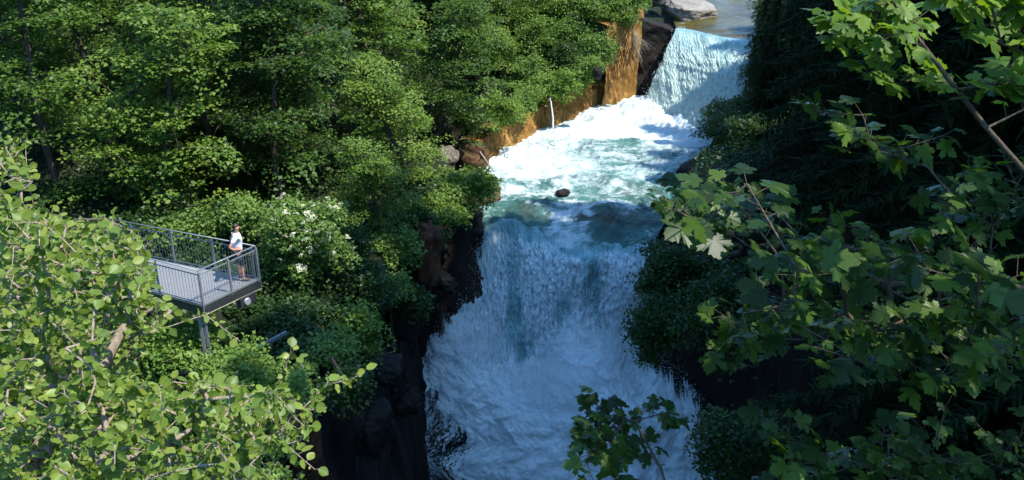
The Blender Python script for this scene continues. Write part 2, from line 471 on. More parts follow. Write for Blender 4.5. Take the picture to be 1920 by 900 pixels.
def world_pts(lst, z): return np.array([P(px, py, z=z) for px, py in lst])


shore_l = world_pts([(930, 405), (925, 350), (905, 312), (950, 285), (1000, 256), (1080, 226), (1192, 196)], ZP)
shore_r = world_pts([(1195, 455), (1240, 400), (1258, 352), (1310, 300), (1368, 262), (1395, 225)], ZP)
# left / right water edge against y, from the gorge up to the river above
yl = np.concatenate([LW[::-1, 0][:-1], shore_l[:, 1], [63.5, 68, 80, 120]])
xl = np.concatenate([LW[::-1, 2][:-1], shore_l[:, 0], [8.2, 10.0, 10.0, 14.0]])
o_ = np.argsort(yl); yl = yl[o_]; xl = xl[o_]
yr = np.concatenate([LW[::-1, 0][:-1], shore_r[:, 1], [64.0, 68, 80, 120]])
xr = np.concatenate([LW[::-1, 3][:-1], shore_r[:, 0], [15.8, 18.5, 24.0, 30.0]])
o_ = np.argsort(yr); yr = yr[o_]; xr = xr[o_]
yz = [0, 31, 35, 37.5, 39.8, 41.2, 43.2, 63.9, 64.6, 200]
zz = [-37, -35.5, -34.5, -31.5, -27, -22.5, ZP - 0.9, ZP - 0.9, ZU - 0.7, ZU - 0.7]

rim = np.array([P(px, py, z=z)[:2] for px, py, z in [(500, 1000, -14.5), (545, 900, -14.5), (570, 790, -15), (590, 700, -15.5), (610, 630, -16),
                                                      (650, 540, -16.5), (730, 440, -17), (850, 345, -17)]])
rim_y = np.concatenate([[0], rim[:, 1], [48, 52, 62, 68, 80, 130]])
rim_x = np.concatenate([[-3.5], rim[:, 0], [-2.9, -1.0, 6.4, 8.0, 8.5, 12]])
o_ = np.argsort(rim_y); rim_y = rim_y[o_]; rim_x = rim_x[o_]
rimz_y = [0, 10, 18, 26, 36, 44, 50, 61, 66, 80, 130]
rimz_z = [-9.5, -11.5, -14.5, -16, -17, -17.4, -17.3, -17.0, -14.6, -13, -10]


def terrain(x, y):
    x = np.asarray(x, float); y = np.asarray(y, float)
    L0 = np.interp(y, yl, xl) - 2.0 * sstep(43.5, 46, y) * (1 - sstep(66, 69, y)); R0 = np.interp(y, yr, xr)
    zb = np.interp(y, yz, zz)
    rx = np.minimum(np.interp(y, rim_y, rim_x), L0 - 0.35); rz = np.interp(y, rimz_y, rimz_z)
    p = np.stack([x, y, 0 * x], -1)
    n = fbm(p * 0.22, 4, 3); n2 = fbm(p * 0.9, 4, 9)
    # left
    t = np.clip((L0 - x) / (L0 - rx), 0, 1)
    wall = zb + (rz - zb) * np.power(t, 0.8)
    d = np.maximum(rx - x, 0)
    bank = rz + 3.4 * (1 - np.exp(-d / 9.0)) + 0.05 * d + 0.0025 * d * d
    bank = bank + (0.7 * n + 0.12 * n2) * np.clip(d / 2, 0, 1)
    bank = bank - 2.3 * np.exp(-((x + 9) / 5) ** 2 - ((y - 22.5) / 5.0) ** 2) * np.clip(d / 1.5, 0, 1)
    left = np.where(x < rx, bank, wall + 0.5 * n2 * np.sin(np.pi * t))
    # right
    dr = np.maximum(x - R0, 0)
    top = np.interp(y, [0, 20, 30, 37, 50, 61, 70, 130], [-3, -7, -12, -17.8, -17.6, -13.6, -11, -4])
    ww = np.interp(y, [0, 40, 44, 130], [3.5, 2.2, 1.0, 1.0])
    t2 = np.clip(dr / ww, 0, 1)
    right = zb + (top - zb) * np.power(t2, 0.8) + np.maximum(dr - ww, 0) * 0.72 + 0.004 * np.maximum(dr - ww, 0) ** 2
    right = np.minimum(right, 16 + 0 * right)
    right = right + (0.9 * n + 0.3 * n2) * np.clip(dr / 2, 0, 1)
    z = np.where(x < L0, left, np.where(x > R0, right, zb + 0.25 * n2))
    return z


def tz(x, y): return float(terrain(np.array([x]), np.array([y]))[0])


def graded(a, b, f0, f1, step, far):
    mid = np.arange(f0, f1 + 1e-6, step)
    lo = [f0]; s = step
    while lo[-1] > a: s = min(s * 1.25, far); lo.append(lo[-1] - s)
    hi = [f1]; s = step
    while hi[-1] < b: s = min(s * 1.25, far); hi.append(hi[-1] + s)
    return np.concatenate([lo[:0:-1], mid, hi[1:]])


gx = graded(-400, 400, -16, 18, 0.22, 14); gy = graded(-150, 500, 10, 70, 0.26, 14)
X, Y = np.meshgrid(gx, gy)
Z = terrain(X, Y)
V = np.stack([X.ravel(), Y.ravel(), Z.ravel()], 1)
# roughen steep rock sideways
gzx = np.gradient(Z, axis=1).ravel() / np.gradient(X, axis=1).ravel()
steep = np.clip(np.abs(gzx) / 2.0 - 0.3, 0, 1)
k3 = fbm(V * 0.5, 5, 21)
V[:, 0] += steep * 0.9 * k3; V[:, 1] += steep * 0.5 * fbm(V * 0.6, 4, 33)
fq = grid_faces(len(gx), len(gy))
mesh_np('ground', V, fq.ravel(), np.full(len(fq), 4), M['ground'], smooth=True, kind='structure',
        label='brown rock and soil banks of the wooded gorge')

# ------------------------------------------------------------------ pool + lower waterfall (one grid, split at the lip)
NU = 420
u = np.linspace(-0.04, 1.04, NU)
# rows: pool from far to lip
npool = 300
lip_n = fbm(np.stack([u * 5, 0 * u, 0 * u], 1), 3, 211) * 0.95
ylip = lambda uu: 43.0 - 2.3 * sstep(0, 1, uu) + 0.35 * np.sin(uu * 9.0) + lip_n
rows = []
for i in range(npool):
    t = i / (npool - 1)
    yy = 64.2 + (ylip(u) - 64.2) * t
    Lx = np.interp(yy, yl, xl); Rx = np.interp(yy, yr, xr)
    m = 0.5
    xx = (Lx - m) + (Rx - Lx + 2 * m) * u
    d_lip = yy - ylip(u)
    z = ZP - 0.42 * np.exp(-np.maximum(d_lip, 0) / 0.8)
    rows.append(np.stack([xx, yy, z], 1))
v_end = rows[-1]
# fall rows
nfall = 520
ds = np.linspace(0, 1, nfall + 1)[1:]
Dk = LW[:, 0]; cum = np.concatenate([[0], np.cumsum(np.hypot(np.diff(LW[:, 0]), np.diff(LW[:, 1])))]); cum /= cum[-1]
for s_ in ds:
    D = np.interp(s_, cum, LW[:, 0]); z = np.interp(s_, cum, LW[:, 1]); a = np.interp(s_, cum, LW[:, 2]); b = np.interp(s_, cum, LW[:, 3])
    w = 1 - sstep(0, 0.45, s_)
    yy = D + (ylip(u) - 42.0) * w
    xx = a + (b - a) * u
    w0 = 1 - sstep(0, 0.03, s_)
    xx = xx * (1 - w0) + v_end[:, 0] * w0
    zrow = z - 0.42 * (1 - sstep(0, .12, s_)) + 0 * xx
    rows.append(np.stack([xx, yy, zrow], 1))
G = np.array(rows)                       # rows, NU, 3
nr = len(rows)
flow = np.zeros((nr, NU)); flow[1:] = np.cumsum(np.linalg.norm(np.diff(G, axis=0), axis=2), axis=0)
UV = np.stack([G[..., 0], flow], -1)
rowi = np.arange(nr)[:, None] * np.ones((1, NU))
infall = sstep(npool - 6, npool + 25, rowi)
Uu = np.ones((nr, 1)) * u[None, :]
sfall = np.clip((rowi - npool) / nfall, 0, 1)
GG = G.copy()
# humps of rock under the water just above the lip
def bump_at(px, py, r, h):
    c = P(px, py, z=ZP); return h * np.exp(-((G[..., 0] - c[0]) ** 2 + (1.4 * (G[..., 1] - c[1])) ** 2) / r ** 2)
hump = bump_at(1140, 402, 1.6, 0.55) + bump_at(1000, 392, 1.1, 0.35) + bump_at(1160, 352, 0.9, 0.3) + bump_at(1050, 350, 0.8, 0.4)
pw = (fbm(np.stack([G[..., 0] * .55, G[..., 1] * .9, 0 * G[..., 0]], -1), 5, 41)) * 0.38 \
    + (1 - np.abs(fbm(np.stack([G[..., 0] * 1.3, G[..., 1] * 2.2, 0 * G[..., 0] + 5], -1), 4, 47)) * 2) * 0.14
# boiling mound where the upper fall lands
c0 = P(1240, 215, z=ZP)
mound = 0.85 * np.exp(-((G[..., 0] - c0[0] + .5) ** 2 / 14 + (G[..., 1] - c0[1]) ** 2 / 5.5))
GG[..., 2] += (1 - infall) * (pw * (1 + 1.2 * mound) + hump + mound)
GG[..., 2] += 0.32 * fbm(np.stack([Uu * 7, 0 * Uu, 0 * Uu + 3], -1), 3, 215) * np.exp(-((rowi - npool) / 22.0) ** 2)
q = np.stack([UV[..., 0] * 1.1, UV[..., 1] * 0.25, 0 * flow], -1)
qs = np.stack([UV[..., 0] * 5.0, UV[..., 1] * 1.4, 0 * flow], -1)
st = fbm(q, 4, 51) * 0.45 + fbm(qs, 5, 57, .62) * 0.13
b3 = G * 0.75
bil = 0.55 + fbm(G * 0.55, 3, 61) * 0.55 + fbm(G * 1.6, 3, 67, .5) * 0.22 + fbm(G * 7, 2, 69, .6) * 0.035
burst = sstep(0.26, 0.5, sfall + 0.13 * fbm(np.stack([Uu * 3, 0 * Uu, 0 * Uu], -1), 2, 71) + 0.15 * np.exp(-((Uu - 0.05) / 0.16) ** 2))
disp = infall * (st * (1 - burst * 0.9) * 0.8 + (1 - burst) * 0.22 * np.abs(fbm(np.stack([G[..., 0] * 6, flow * 2.4, 0 * flow], -1), 3, 93, .6)) + burst * bil * 1.2)
# profile across: curtain bulges in the middle, retreats at the sides
arch = (1 - (2 * Uu - 1) ** 2)
disp += infall * arch * (0.35 + 0.5 * burst)
ndir = np.array([0, -0.85, 0.5])
GG += disp[..., None] * ndir * 0.9
GG[..., 0] += infall * (0.25 + 0.75 * burst) * 0.35 * fbm(np.stack([0 * flow, flow * 0.6, Uu * 2], -1), 4, 73) * (1 + 1.5 * np.abs(2 * Uu - 1))
# foam density
foam = np.zeros((nr, NU)); bed = np.zeros((nr, NU))
_w = np.stack([G[..., 0] * .9, G[..., 1] * 1.3, 0 * G[..., 0] + 9], -1)
WX = 1.3 * fbm(_w, 5, 121, .6); WY = 0.9 * fbm(_w, 5, 131, .6)
def blob(px, py, rx, ry, amp, arr):
    c = P(px, py, z=ZP); rr = np.exp(-(((G[..., 0] + WX - c[0]) / rx) ** 2 + ((G[..., 1] + WY - c[1]) / ry) ** 2)); arr += amp * rr * (1 - infall)
foam += (1 - infall) * 0.36
blob(1150, 225, 7, 4.2, 0.48, foam); blob(1240, 225, 4, 3.5, 0.4, foam); blob(960, 300, 3.2, 3.0, 0.25, foam); blob(1010, 330, 2.5, 1.2, 0.16, foam)
blob(1240, 310, 3.0, 1.8, 0.05, foam); blob(1180, 275, 2.2, 0.8, -0.22, foam)
blob(1100, 350, 4, 1.8, -0.02, foam); blob(985, 405, 1.6, 1.1, -0.24, foam); blob(1150, 425, 2.4, 1.2, -0.30, foam); blob(1065, 410, 0.7, 1.8, 0.26, foam)
crest = np.exp(-((hump - 0.33) / 0.07) ** 2) * (1 - infall); foam += 0.16 * crest; foam += (1 - infall) * 0.22 * (fbm(np.stack([G[..., 0] * 1.6, G[..., 1] * 2.6, 0 * flow], -1), 4, 171, .6)) * sstep(52, 46, G[..., 1])
blob(1150, 415, 2.4, 1.2, 0.75, bed); blob(985, 400, 1.4, 1.1, 0.5, bed); blob(1180, 355, 1.6, 1, 0.4, bed)
foam += infall * (0.42 - 0.30 * (1 - sstep(0, .05, sfall)) + 0.50 * fbm(np.stack([G[..., 0] * 1.3, flow * .22, 0 * flow], -1), 4, 151) * (1 - .5 * burst) + 0.74 * burst + 0.45 * fbm(G * 0.8, 4, 157) * burst + 0.10 * sstep(0.0, 0.1, sfall) + 0.22 * (bil - 0.55) * burst + 0.06)
foam += infall * -0.12 * np.exp(-((Uu - 0.55) / 0.25) ** 2) * (1 - burst)
edge = np.clip(1 - np.minimum(Uu, 1 - Uu) / 0.16, 0, 1)
gap = infall * (0.50 * edge ** 1.3 + 0.46 * np.exp(-((Uu - 0.13) / 0.10) ** 2) * sstep(0.35, 0.6, sfall) + 0.17 * (1 - burst) * sstep(0.1, .3, sfall))
gap[:npool] = 0; bed += infall * burst
flat = GG.reshape(-1, 3)
fq = grid_faces(NU, nr)
rowof = fq[:, 0] // NU


def submesh(name, sel, mat, **tags):
    used, inv = np.unique(sel.ravel(), return_inverse=True)
    return mesh_np(name, flat[used], inv, np.full(len(sel), 4), mat, smooth=True, uv=UV.reshape(-1, 2)[used],
                   attrs={'foam': foam.ravel()[used], 'gap': gap.ravel()[used], 'bed': np.clip(bed * (1 + 1.1 * fbm(GG * 1.3, 4, 181, .6)), 0, 1).ravel()[used]}, **tags)


submesh('pool_water', fq[rowof < npool - 1], M['pool'], kind='structure', label='churning turquoise pool with white foam between the two waterfalls')
submesh('lower_waterfall', fq[rowof >= npool - 1], M['fall'], kind='structure', label='wide shaded blue-white waterfall plunging down from the pool')

# ------------------------------------------------------------------ upper waterfall and the river above
NU2, NV2 = 300, 340
lipA = P(1268, 52, z=ZU); lipB = P(1412, 78, z=ZU)
botA = P(1192, 212, z=ZP); botB = P(1378, 262, z=ZP)
uu = np.linspace(0, 1, NU2)[None, :]; vv = np.linspace(0, 1, NV2)[:, None]
tt = vv ** 1.0
hor = 1 - (1 - tt) ** 1.7          # parabolic throw: forward first, then down
hor = 1.0 - np.power(1 - tt, 1.45)
zt = ZU + (ZP - 0.3 - ZU) * (0.12 * tt + 0.88 * tt ** 1.65)
lx = lipA[0] + (lipB[0] - lipA[0]) * uu; ly = lipA[1] + (lipB[1] - lipA[1]) * uu + 0.25 * np.sin(uu * 8)
bx = botA[0] + (botB[0] - botA[0]) * uu; by = botA[1] + (botB[1] - botA[1]) * uu
XX = lx + (bx - lx) * tt ** 1.25; YY = ly + (by - ly) * hor; ZZ = zt + 0 * XX
q = np.stack([XX * 1.3, ZZ * 0.35, 0 * XX], -1); q2 = np.stack([XX * 7, ZZ * 2.2, 0 * XX], -1)
dd = fbm(q, 4, 81) * 0.28 + np.abs(fbm(q2, 4, 83, .6)) * 0.20
dd = dd * sstep(0.0, 0.15, vv) + 0.45 * (1 - (2 * uu - 1) ** 2) * sstep(0, .5, vv)
YY = YY - dd; ZZ = ZZ + dd * 0.3 * (vv < .5)
XX = XX + 0.18 * fbm(np.stack([0 * XX, ZZ * 1.2, 0 * XX + uu * 3], -1), 4, 87) * sstep(0.05, .3, vv)
Vu = np.stack([XX.ravel(), YY.ravel(), ZZ.ravel()], 1)
e2 = np.clip(1 - np.minimum(uu * 1.6, (1 - uu)) / 0.22, 0, 1)
foam2 = (0.40 + 0.20 * vv + 0.10 * sstep(0.8, 1, vv) - 0.22 * (1 - sstep(0, .10, vv)) + 0 * uu)
gap2 = 0.42 * e2 ** 1.2 * sstep(0.03, .25, vv) + 0.12 * sstep(.1, .4, vv)
fq2 = grid_faces(NU2, NV2)
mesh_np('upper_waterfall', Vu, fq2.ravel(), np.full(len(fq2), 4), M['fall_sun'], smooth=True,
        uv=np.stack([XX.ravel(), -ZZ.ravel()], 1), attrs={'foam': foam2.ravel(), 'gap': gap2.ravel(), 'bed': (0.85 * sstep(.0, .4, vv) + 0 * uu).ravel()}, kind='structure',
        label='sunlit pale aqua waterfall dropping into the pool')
# river
nx, ny = 160, 160
gxr = np.linspace(0, 1, nx)[None, :]; t_ = np.linspace(0, 1, ny)[:, None] ** 1.6
y0 = lipA[1] + (lipB[1] - lipA[1]) * gxr + 0.25 * np.sin(gxr * 8)
YR = y0 + (110 - y0) * t_
XR = (lipA[0] + (lipB[0] - lipA[0]) * gxr) * (1 - sstep(0, .1, t_)) + sstep(0, .1, t_) * ((lipA[0] + 0.2 + t_ * 3) + (lipB[0] - lipA[0] + 4 + 22 * t_) * gxr)
ZR = ZU + 0.11 * fbm(np.stack([XR * .8, YR * 1.6, 0 * XR], -1), 4, 91) * sstep(0, .02, t_) + 0.25 * sstep(0, 0.05, t_) + 0 * XR
fr = np.clip(0.12 + 0.12 * np.exp(-((gxr - 0.1) / .12) ** 2) + 0 * XR, 0, 1)
fqr = grid_faces(nx, ny)
mesh_np('river_water', np.stack([XR.ravel(), YR.ravel(), ZR.ravel()], 1), fqr.ravel(), np.full(len(fqr), 4), M['still'], smooth=True,
        uv=np.stack([XR.ravel(), YR.ravel()], 1), attrs={'foam': fr.ravel()}, kind='structure', label='smooth olive river sliding to the upper lip')


# spray: loose drops flung off the falls
def drops(name, C, size, mat, **tags):
    n = len(C)
    t = np.array([[1, 0, 0], [-1, 0, 0], [0, 1, 0], [0, -1, 0], [0, 0, 1.8], [0, 0, -1.8]], float)
    f = np.array([[0, 2, 4], [2, 1, 4], [1, 3, 4], [3, 0, 4], [2, 0, 5], [1, 2, 5], [3, 1, 5], [0, 3, 5]])
    v = C[:, None, :] + t[None] * size[:, None, None]
    ff = (f[None] + (np.arange(n) * 6)[:, None, None]).reshape(-1, 3)
    return mesh_np(name, v.reshape(-1, 3), ff.ravel(), np.full(len(ff), 3), mat, **tags)


def fall_points(n, wfun, spread, surf, uarr, sarr):
    out = []
    ii = rng.integers(0, surf.shape[0], n * 4); jj = rng.integers(0, surf.shape[1], n * 4)
    w = wfun(uarr[ii, jj], sarr[ii, jj]); keep = rng.random(len(ii)) < w
    ii = ii[keep][:n]; jj = jj[keep][:n]
    return surf[ii, jj], uarr[ii, jj], sarr[ii, jj]


fs = GG[npool + 10:]; fu = Uu[npool + 10:]; fsv = sfall[npool + 10:]
Cp, cu, cs = fall_points(24000, lambda a, s: 0.10 + 0.9 * np.clip(1 - np.minimum(a, 1 - a) / .2, 0, 1), 0, fs, fu, fsv)
off = rng.normal(0, 1, (len(Cp), 3)) * (0.10 + 0.28 * rng.random((len(Cp), 1)) ** 2)
outw = np.where(cu < .2, -1, np.where(cu > .8, 1, 0)) * np.abs(rng.normal(0, 0.28, len(Cp))) * (0.3 + cs)
Cp = Cp + off; Cp[:, 0] += outw; Cp[:, 1] -= 0.25 * np.abs(rng.normal(0, 1, len(Cp))); Cp[:, 2] += 0.15 * rng.random(len(Cp))
drops('lower_spray', Cp, 0.005 + 0.014 * rng.random(len(Cp)) ** 3, M['drop'], kind='stuff', label='loose white spray thrown off the lower waterfall')
us = np.stack([XX, YY, ZZ], -1)
Cp, cu, cs = fall_points(6500, lambda a, s: 0.25 + 0.75 * np.clip(1 - np.minimum(a, 1 - a) / .2, 0, 1), 0, us, uu + 0 * XX, vv + 0 * XX)
Cp = Cp + rng.normal(0, 1, (len(Cp), 3)) * (0.06 + 0.22 * rng.random((len(Cp), 1)) ** 2 * (0.4 + cs[:, None]))
Cp[:, 1] -= 0.2 * np.abs(rng.normal(0, 1, len(Cp)))
drops('upper_spray', Cp, 0.006 + 0.012 * rng.random(len(Cp)) ** 3, M['drop'], kind='stuff', label='fine white spray around the upper waterfall')


# mist hanging over the foot of the falls
def mist(name, c, rad, dens, seed, label):
    bm = bmesh.new(); bmesh.ops.create_icosphere(bm, subdivisions=4, radius=1)
    co = np.array([v.co[:] for v in bm.verts]); co = co * (1 + .35 * fbm(co * 1.4 + seed, 3, seed))[:, None] * np.array(rad)
    for v, p in zip(bm.verts, co): v.co = p
    m = bpy.data.meshes.new(name); bm.to_mesh(m); bm.free()
    mt = bpy.data.materials.new(name + '_air'); mt.use_nodes = True; N = mt.node_tree.nodes; N.remove(N['Principled BSDF'])
    v = N.new('ShaderNodeVolumePrincipled'); v.inputs['Density'].default_value = dens; v.inputs['Color'].default_value = (1, 1, 1, 1); v.inputs['Anisotropy'].default_value = 0.1
    mt.node_tree.links.new(v.outputs[0], N['Material Output'].inputs['Volume']); m.materials.append(mt)
    o = bpy.data.objects.new(name, m); o.location = c; return link(o, None, label=label, kind='stuff')


mist('mist', P(1050, 730, y=38.3), (3.6, 1.3, 1.9), .36, 3, 'pale spray cloud over the lower half of the big fall')
mist('mist', P(1120, 650, y=39.3), (2.5, .9, 1.0), .36, 5, 'pale spray cloud where the curtain breaks up')
mist('mist', P(900, 640, y=39.6), (1.3, .8, 1.1), .34, 7, 'small spray puff at the left side of the big fall')
mist('mist', P(1080, 880, y=36.6), (3.6, 1.3, 1.9), .36, 9, 'pale spray cloud at the bottom edge below the big fall')
mist('mist', P(1200, 212, z=ZP + .5), (1.5, .8, .8), .12, 11, 'thin mist where the upper fall meets the pool')


# ------------------------------------------------------------------ rocks and walls
def rock(name, c, r, mat, seed=0, sub=5, rough=0.3, ang=0.0, rot=0.0, boxy=0.0, tilt=(0, 0), **tags):
    bm = bmesh.new(); bmesh.ops.create_icosphere(bm, subdivisions=sub, radius=1)
    co = np.array([v.co[:] for v in bm.verts])
    if boxy:
        mx = np.max(np.abs(co), axis=1, keepdims=True); co = co * (1 - boxy) + co / mx * boxy * 0.86
    n = fbm(co * 1.3 + seed * 11.3, 5, seed) * rough + np.round(fbm(co * 1.1 + seed * 3.7, 2, seed + 5) * 4) / 4 * rough * 0.5 + fbm(co * 6 + seed, 3, seed + 2) * rough * 0.14
    co = co * (1 + n[:, None]) * np.array(r)
    R = Matrix.Rotation(rot, 3, 'Z') @ Matrix.Rotation(tilt[0], 3, 'X') @ Matrix.Rotation(tilt[1], 3, 'Y')
    co = co @ np.array(R).T
    for v, p in zip(bm.verts, co): v.co = p
    m = bpy.data.meshes.new(name); bm.to_mesh(m); bm.free()
    m.polygons.foreach_set('use_smooth', [True] * len(m.polygons)); m.materials.append(mat)
    o = bpy.data.objects.new(name, m); o.location = c
    return link(o, None, **tags)


def wall_strip(name, base, tops, thick, mat, nrow=40, dens=8, rough=0.22, seed=0, **tags):
    """rough wall: base polyline (x,y,z), top polyline, extruded backwards by thick"""
    base = np.array(base, float); tops = np.array(tops, float)
    s = np.concatenate([[0], np.cumsum(np.linalg.norm(np.diff(base[:, :2], axis=0), axis=1))])
    n = max(int(s[-1] * dens), 10); si = np.linspace(0, s[-1], n)
    bb = np.stack([np.interp(si, s, base[:, k]) for k in range(3)], 1)
    tp = np.stack([np.interp(si, s, tops[:, k]) for k in range(3)], 1)
    tan = np.gradient(bb[:, :2], axis=0); tan /= np.linalg.norm(tan, axis=1)[:, None]
    nor = np.stack([tan[:, 1], -tan[:, 0], 0 * tan[:, 0]], 1)      # faces right-hand side of travel
    prof = []
    for t in np.linspace(0, 1, nrow): prof.append(bb + (tp - bb) * t)
    for t in np.linspace(0, 1, 8)[1:]: prof.append(tp - nor * thick * t + np.array([0, 0, 0.04]) * t)
    g = np.array(prof)
    dsp = fbm(g * 0.8, 5, 100 + seed) * rough + fbm(g * 3.0, 4, 110 + seed) * rough * 0.35
    g = g + nor[None] * dsp[..., None]; g[nrow:, :, 2] += fbm(g[nrow:] * 1.5, 3, 7) * 0.12
    f = grid_faces(n, len(prof))
    return mesh_np(name, g.reshape(-1, 3), f.ravel(), np.full(len(f), 4), mat, smooth=True, **tags)


# ochre wall along the pool; travel from near to far so that the right-hand side faces the pool
bpx = [(905, 318), (950, 290), (1000, 262), (1040, 245), (1080, 232), (1135, 214), (1180, 203)]
tpx = [(872, 268), (905, 240), (960, 212), (1010, 190), (1060, 172), (1115, 152), (1150, 135)]
bs = [P(a, b, z=ZP - 0.3) for a, b in bpx]
tops = []
for (bx_, by_), (a, b), bb in zip(bpx, tpx, bs):
    p = P(a, b, y=bb[1] + 0.25); tops.append([bb[0] - 0.25, bb[1] + 0.3, p[2]])
wall_strip('retaining_wall', bs, tops, 1.3, M['orange'], seed=1, label='ochre stained low rock wall along the left edge of the pool', cat='wall')
pb = [P(1128, 222, z=ZP - .3), P(1168, 208, z=ZP - 0.3), P(1190, 200, z=ZP - 0.3)]
pt = [[p[0] + dx, p[1] + 0.3, -13.3] for p, dx in zip(pb, (0.15, 0.2, 0.25))]
pb.append(pb[-1] + np.array([0.2, 2.6, 0])); pt.append([pt[-1][0] + 0.2, pt[-1][1] + 2.6, -13.0])
wall_strip('rock_pier', pb, pt, 1.6, M['orange'], nrow=60, rough=0.25, seed=2, label='tall orange rock pier at the far end of the pool wall', cat='rock')
# dark recess wall behind the upper fall (dam face)
q0 = np.array([7.4, 63.3, ZP - .5]); q1 = np.array([lipA[0] - .2, lipA[1] + .25, ZP - .5]); q2_ = np.array([lipB[0] + 1.5, lipB[1] + .3, ZP - .5])
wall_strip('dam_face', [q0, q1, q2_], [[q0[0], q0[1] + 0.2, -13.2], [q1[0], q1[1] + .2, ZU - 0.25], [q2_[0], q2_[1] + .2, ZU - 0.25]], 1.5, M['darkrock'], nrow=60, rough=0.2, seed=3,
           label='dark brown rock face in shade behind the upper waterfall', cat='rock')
rock('boulder', P(1298, 22, z=-13.6), (1.75, 1.5, 0.62), M['palerock'], 3, rot=0.35, boxy=0.75, rough=0.16, tilt=(0.12, 0.10), label='large pale flat boulder beside the upper lip', cat='boulder')
rock('boulder', P(1228, -10, z=-13.3), (1.4, 1.2, 0.8), M['palerock'], 5, label='pale boulder half under the leaves at the top edge', cat='boulder', rough=.25)
rock('boulder', P(1300, 345, z=ZP - 0.1) + np.array([1.4, 0.6, 0.0]), (2.3, 1.9, 1.5), M['darkrock'], 8, rough=0.22, label='dark rounded boulder on the right shore of the pool', cat='boulder')
rock('boulder', P(925, 375, z=ZP + 0.1) + np.array([-0.9, 0.4, 0]), (1.25, 1.5, 0.9), M['brownrock'], 12, label='brown boulder at the left end of the lower lip', cat='boulder')
rock('boulder', P(900, 420, z=ZP - .2) + np.array([-0.9, 0.3, -0.2]), (1.2, 1.2, 1.1), M['darkrock'], 14, label='dark wet boulder below the left end of the lower lip', cat='boulder')
rock('boulder', P(1040, 346, z=ZP + 0.05), (0.5, 0.4, 0.26), M['darkrock'], 17, sub=4, label='small dark wet rock breaking the surface of the pool', cat='boulder', rough=.35)
rock('boulder', P(1055, 362, z=ZP + 0.05), (0.36, 0.3, 0.2), M['darkrock'], 18, sub=4, label='smallest rock in the pool, just on the near side of the larger dark one', cat='boulder', rough=.35)
rock('rock_outcrop', P(808, 470, y=36.6) + np.array([-0.2, 0.2, -0.2]), (0.62, 0.8, 1.5), M['redrock'], 22, boxy=.5, rough=.45, tilt=(0, .12), rot=.3, label='reddish rock column catching the sun beside the dark gorge wall', cat='rock')
rock('rock_outcrop', P(828, 522, y=36.6) + np.array([0, 0.2, -0.1]), (0.45, 0.4, 0.16), M['redrock'], 25, rough=.6, boxy=.4, tilt=(.2,.3), label='small orange rock ledge below the reddish column', cat='rock')
rock('rock_outcrop', P(565, 840, y=19.5) + np.array([-0.3, 0.4, -0.3]), (0.75, 0.8, 1.5), M['redrock'], 27, rough=.3, label='sunlit orange earth ledge behind the alder twigs at the bottom', cat='rock')
rock('rock_outcrop', P(850, 285, y=47) + np.array([-0.4, 0.4, -0.5]), (0.55, 0.7, 0.6), M['scree'], 29, rough=.35, label='pale rubble rock on the slope left of the ochre wall', cat='rock')
rock('boulder', P(888, 292, z=-18.2), (0.9, 0.9, 0.9), M['brownrock'], 33, rough=.35, label='brown rough boulder closing the near end of the ochre wall', cat='boulder')
rock('boulder', P(1120, 137, y=56.5), (0.32, 0.3, 0.42), M['darkrock'], 31, sub=4, label='small dark boulder perched on the ochre wall', cat='boulder')
for k, (px, py, y, rr) in enumerate([(745, 700, 29.0, .8), (770, 620, 34.0, .8), (730, 820, 26.0, .8), (780, 760, 33.0, .8), (840, 540, 38.5, .8)]):
    rock('rock_outcrop', P(px, py, y=y) + np.array([-.6 * rr, .3, 0]), (rr * .8, rr, rr * (.6 + .25 * (k % 3))), M['darkrock'], 40 + k, boxy=.35, rough=.45, rot=k * 1.1, tilt=(.2 * (k % 2), .25),
         label='dark wet ledge jutting from the left gorge wall', cat='rock', group='ledges on the left gorge wall')
# trickle out of the wall
er0 = np.random.default_rng(2); a = P(1032, 180, y=54.9); tr = []
for i in range(14):
    t = i / 13; p = np.array([a[0] + 0.28 * t, 0, 0]); tr.append([a[0] + 0.30 * t ** 1.2, a[1] - 0.4 - 0.6 * t, a[2] + (ZP - a[2]) * t ** 1.4])
b = MB(); b.tube([np.array(p) + er0.normal(0, .025, 3) for p in tr], [0.022 + 0.04 * t / 13 for t in range(14)], 7)
b.build('water_spout', M['drop'], smooth=True, label='thin white trickle of water spilling down the ochre wall', cat='trickle')
# fallen stick at the pool edge
b = MB(); b.tube([P(900, 285, y=47.2), P(912, 302, y=46.4), P(926, 322, y=45.4)], [0.05, 0.045, 0.03], 7)
b.build('fallen_branch', M['twig'], label='bare brown stick leaning into the left edge of the pool', cat='branch')

# ------------------------------------------------------------------ foliage machinery
def kite():
    v = np.array([[0, 0, 0], [.5, .35, -.10], [.24, .55, -.05], [0, 1, -.12], [-.24, .55, -.05], [-.5, .35, -.10]])
    return v, np.array([[0, 1, 2, 3], [0, 3, 4, 5]])


def ovate():
    y = np.array([0, .12, .32, .55, .75, .9, 1.0]); w = np.array([0, .24, .38, .40, .30, .15, 0])
    mid = [[0, a, -0.10 * a * a] for a in y]
    R = [[w[i], y[i], 0.08 + -0.10 * y[i] ** 2 - 0.03 * (i % 2)] for i in range(1, 6)]
    Lf = [[-w[i], y[i], 0.08 + -0.10 * y[i] ** 2 - 0.03 * ((i + 1) % 2)] for i in range(1, 6)]
    v = np.array(mid + R + Lf); n = 7
    f = []
    for side in (0, 1):
        o = n + side * 5
        q = [[0, 1, o]] + [[i, i + 1, o + i, o + i - 1] for i in range(1, 5)] + [[5, 6, o + 4]]
        q = [[int(k) for k in a] for a in q]
        if side == 0: q = [a for a in q]
        else: q = [a[::-1] for a in q]
        f += q
    return v, f


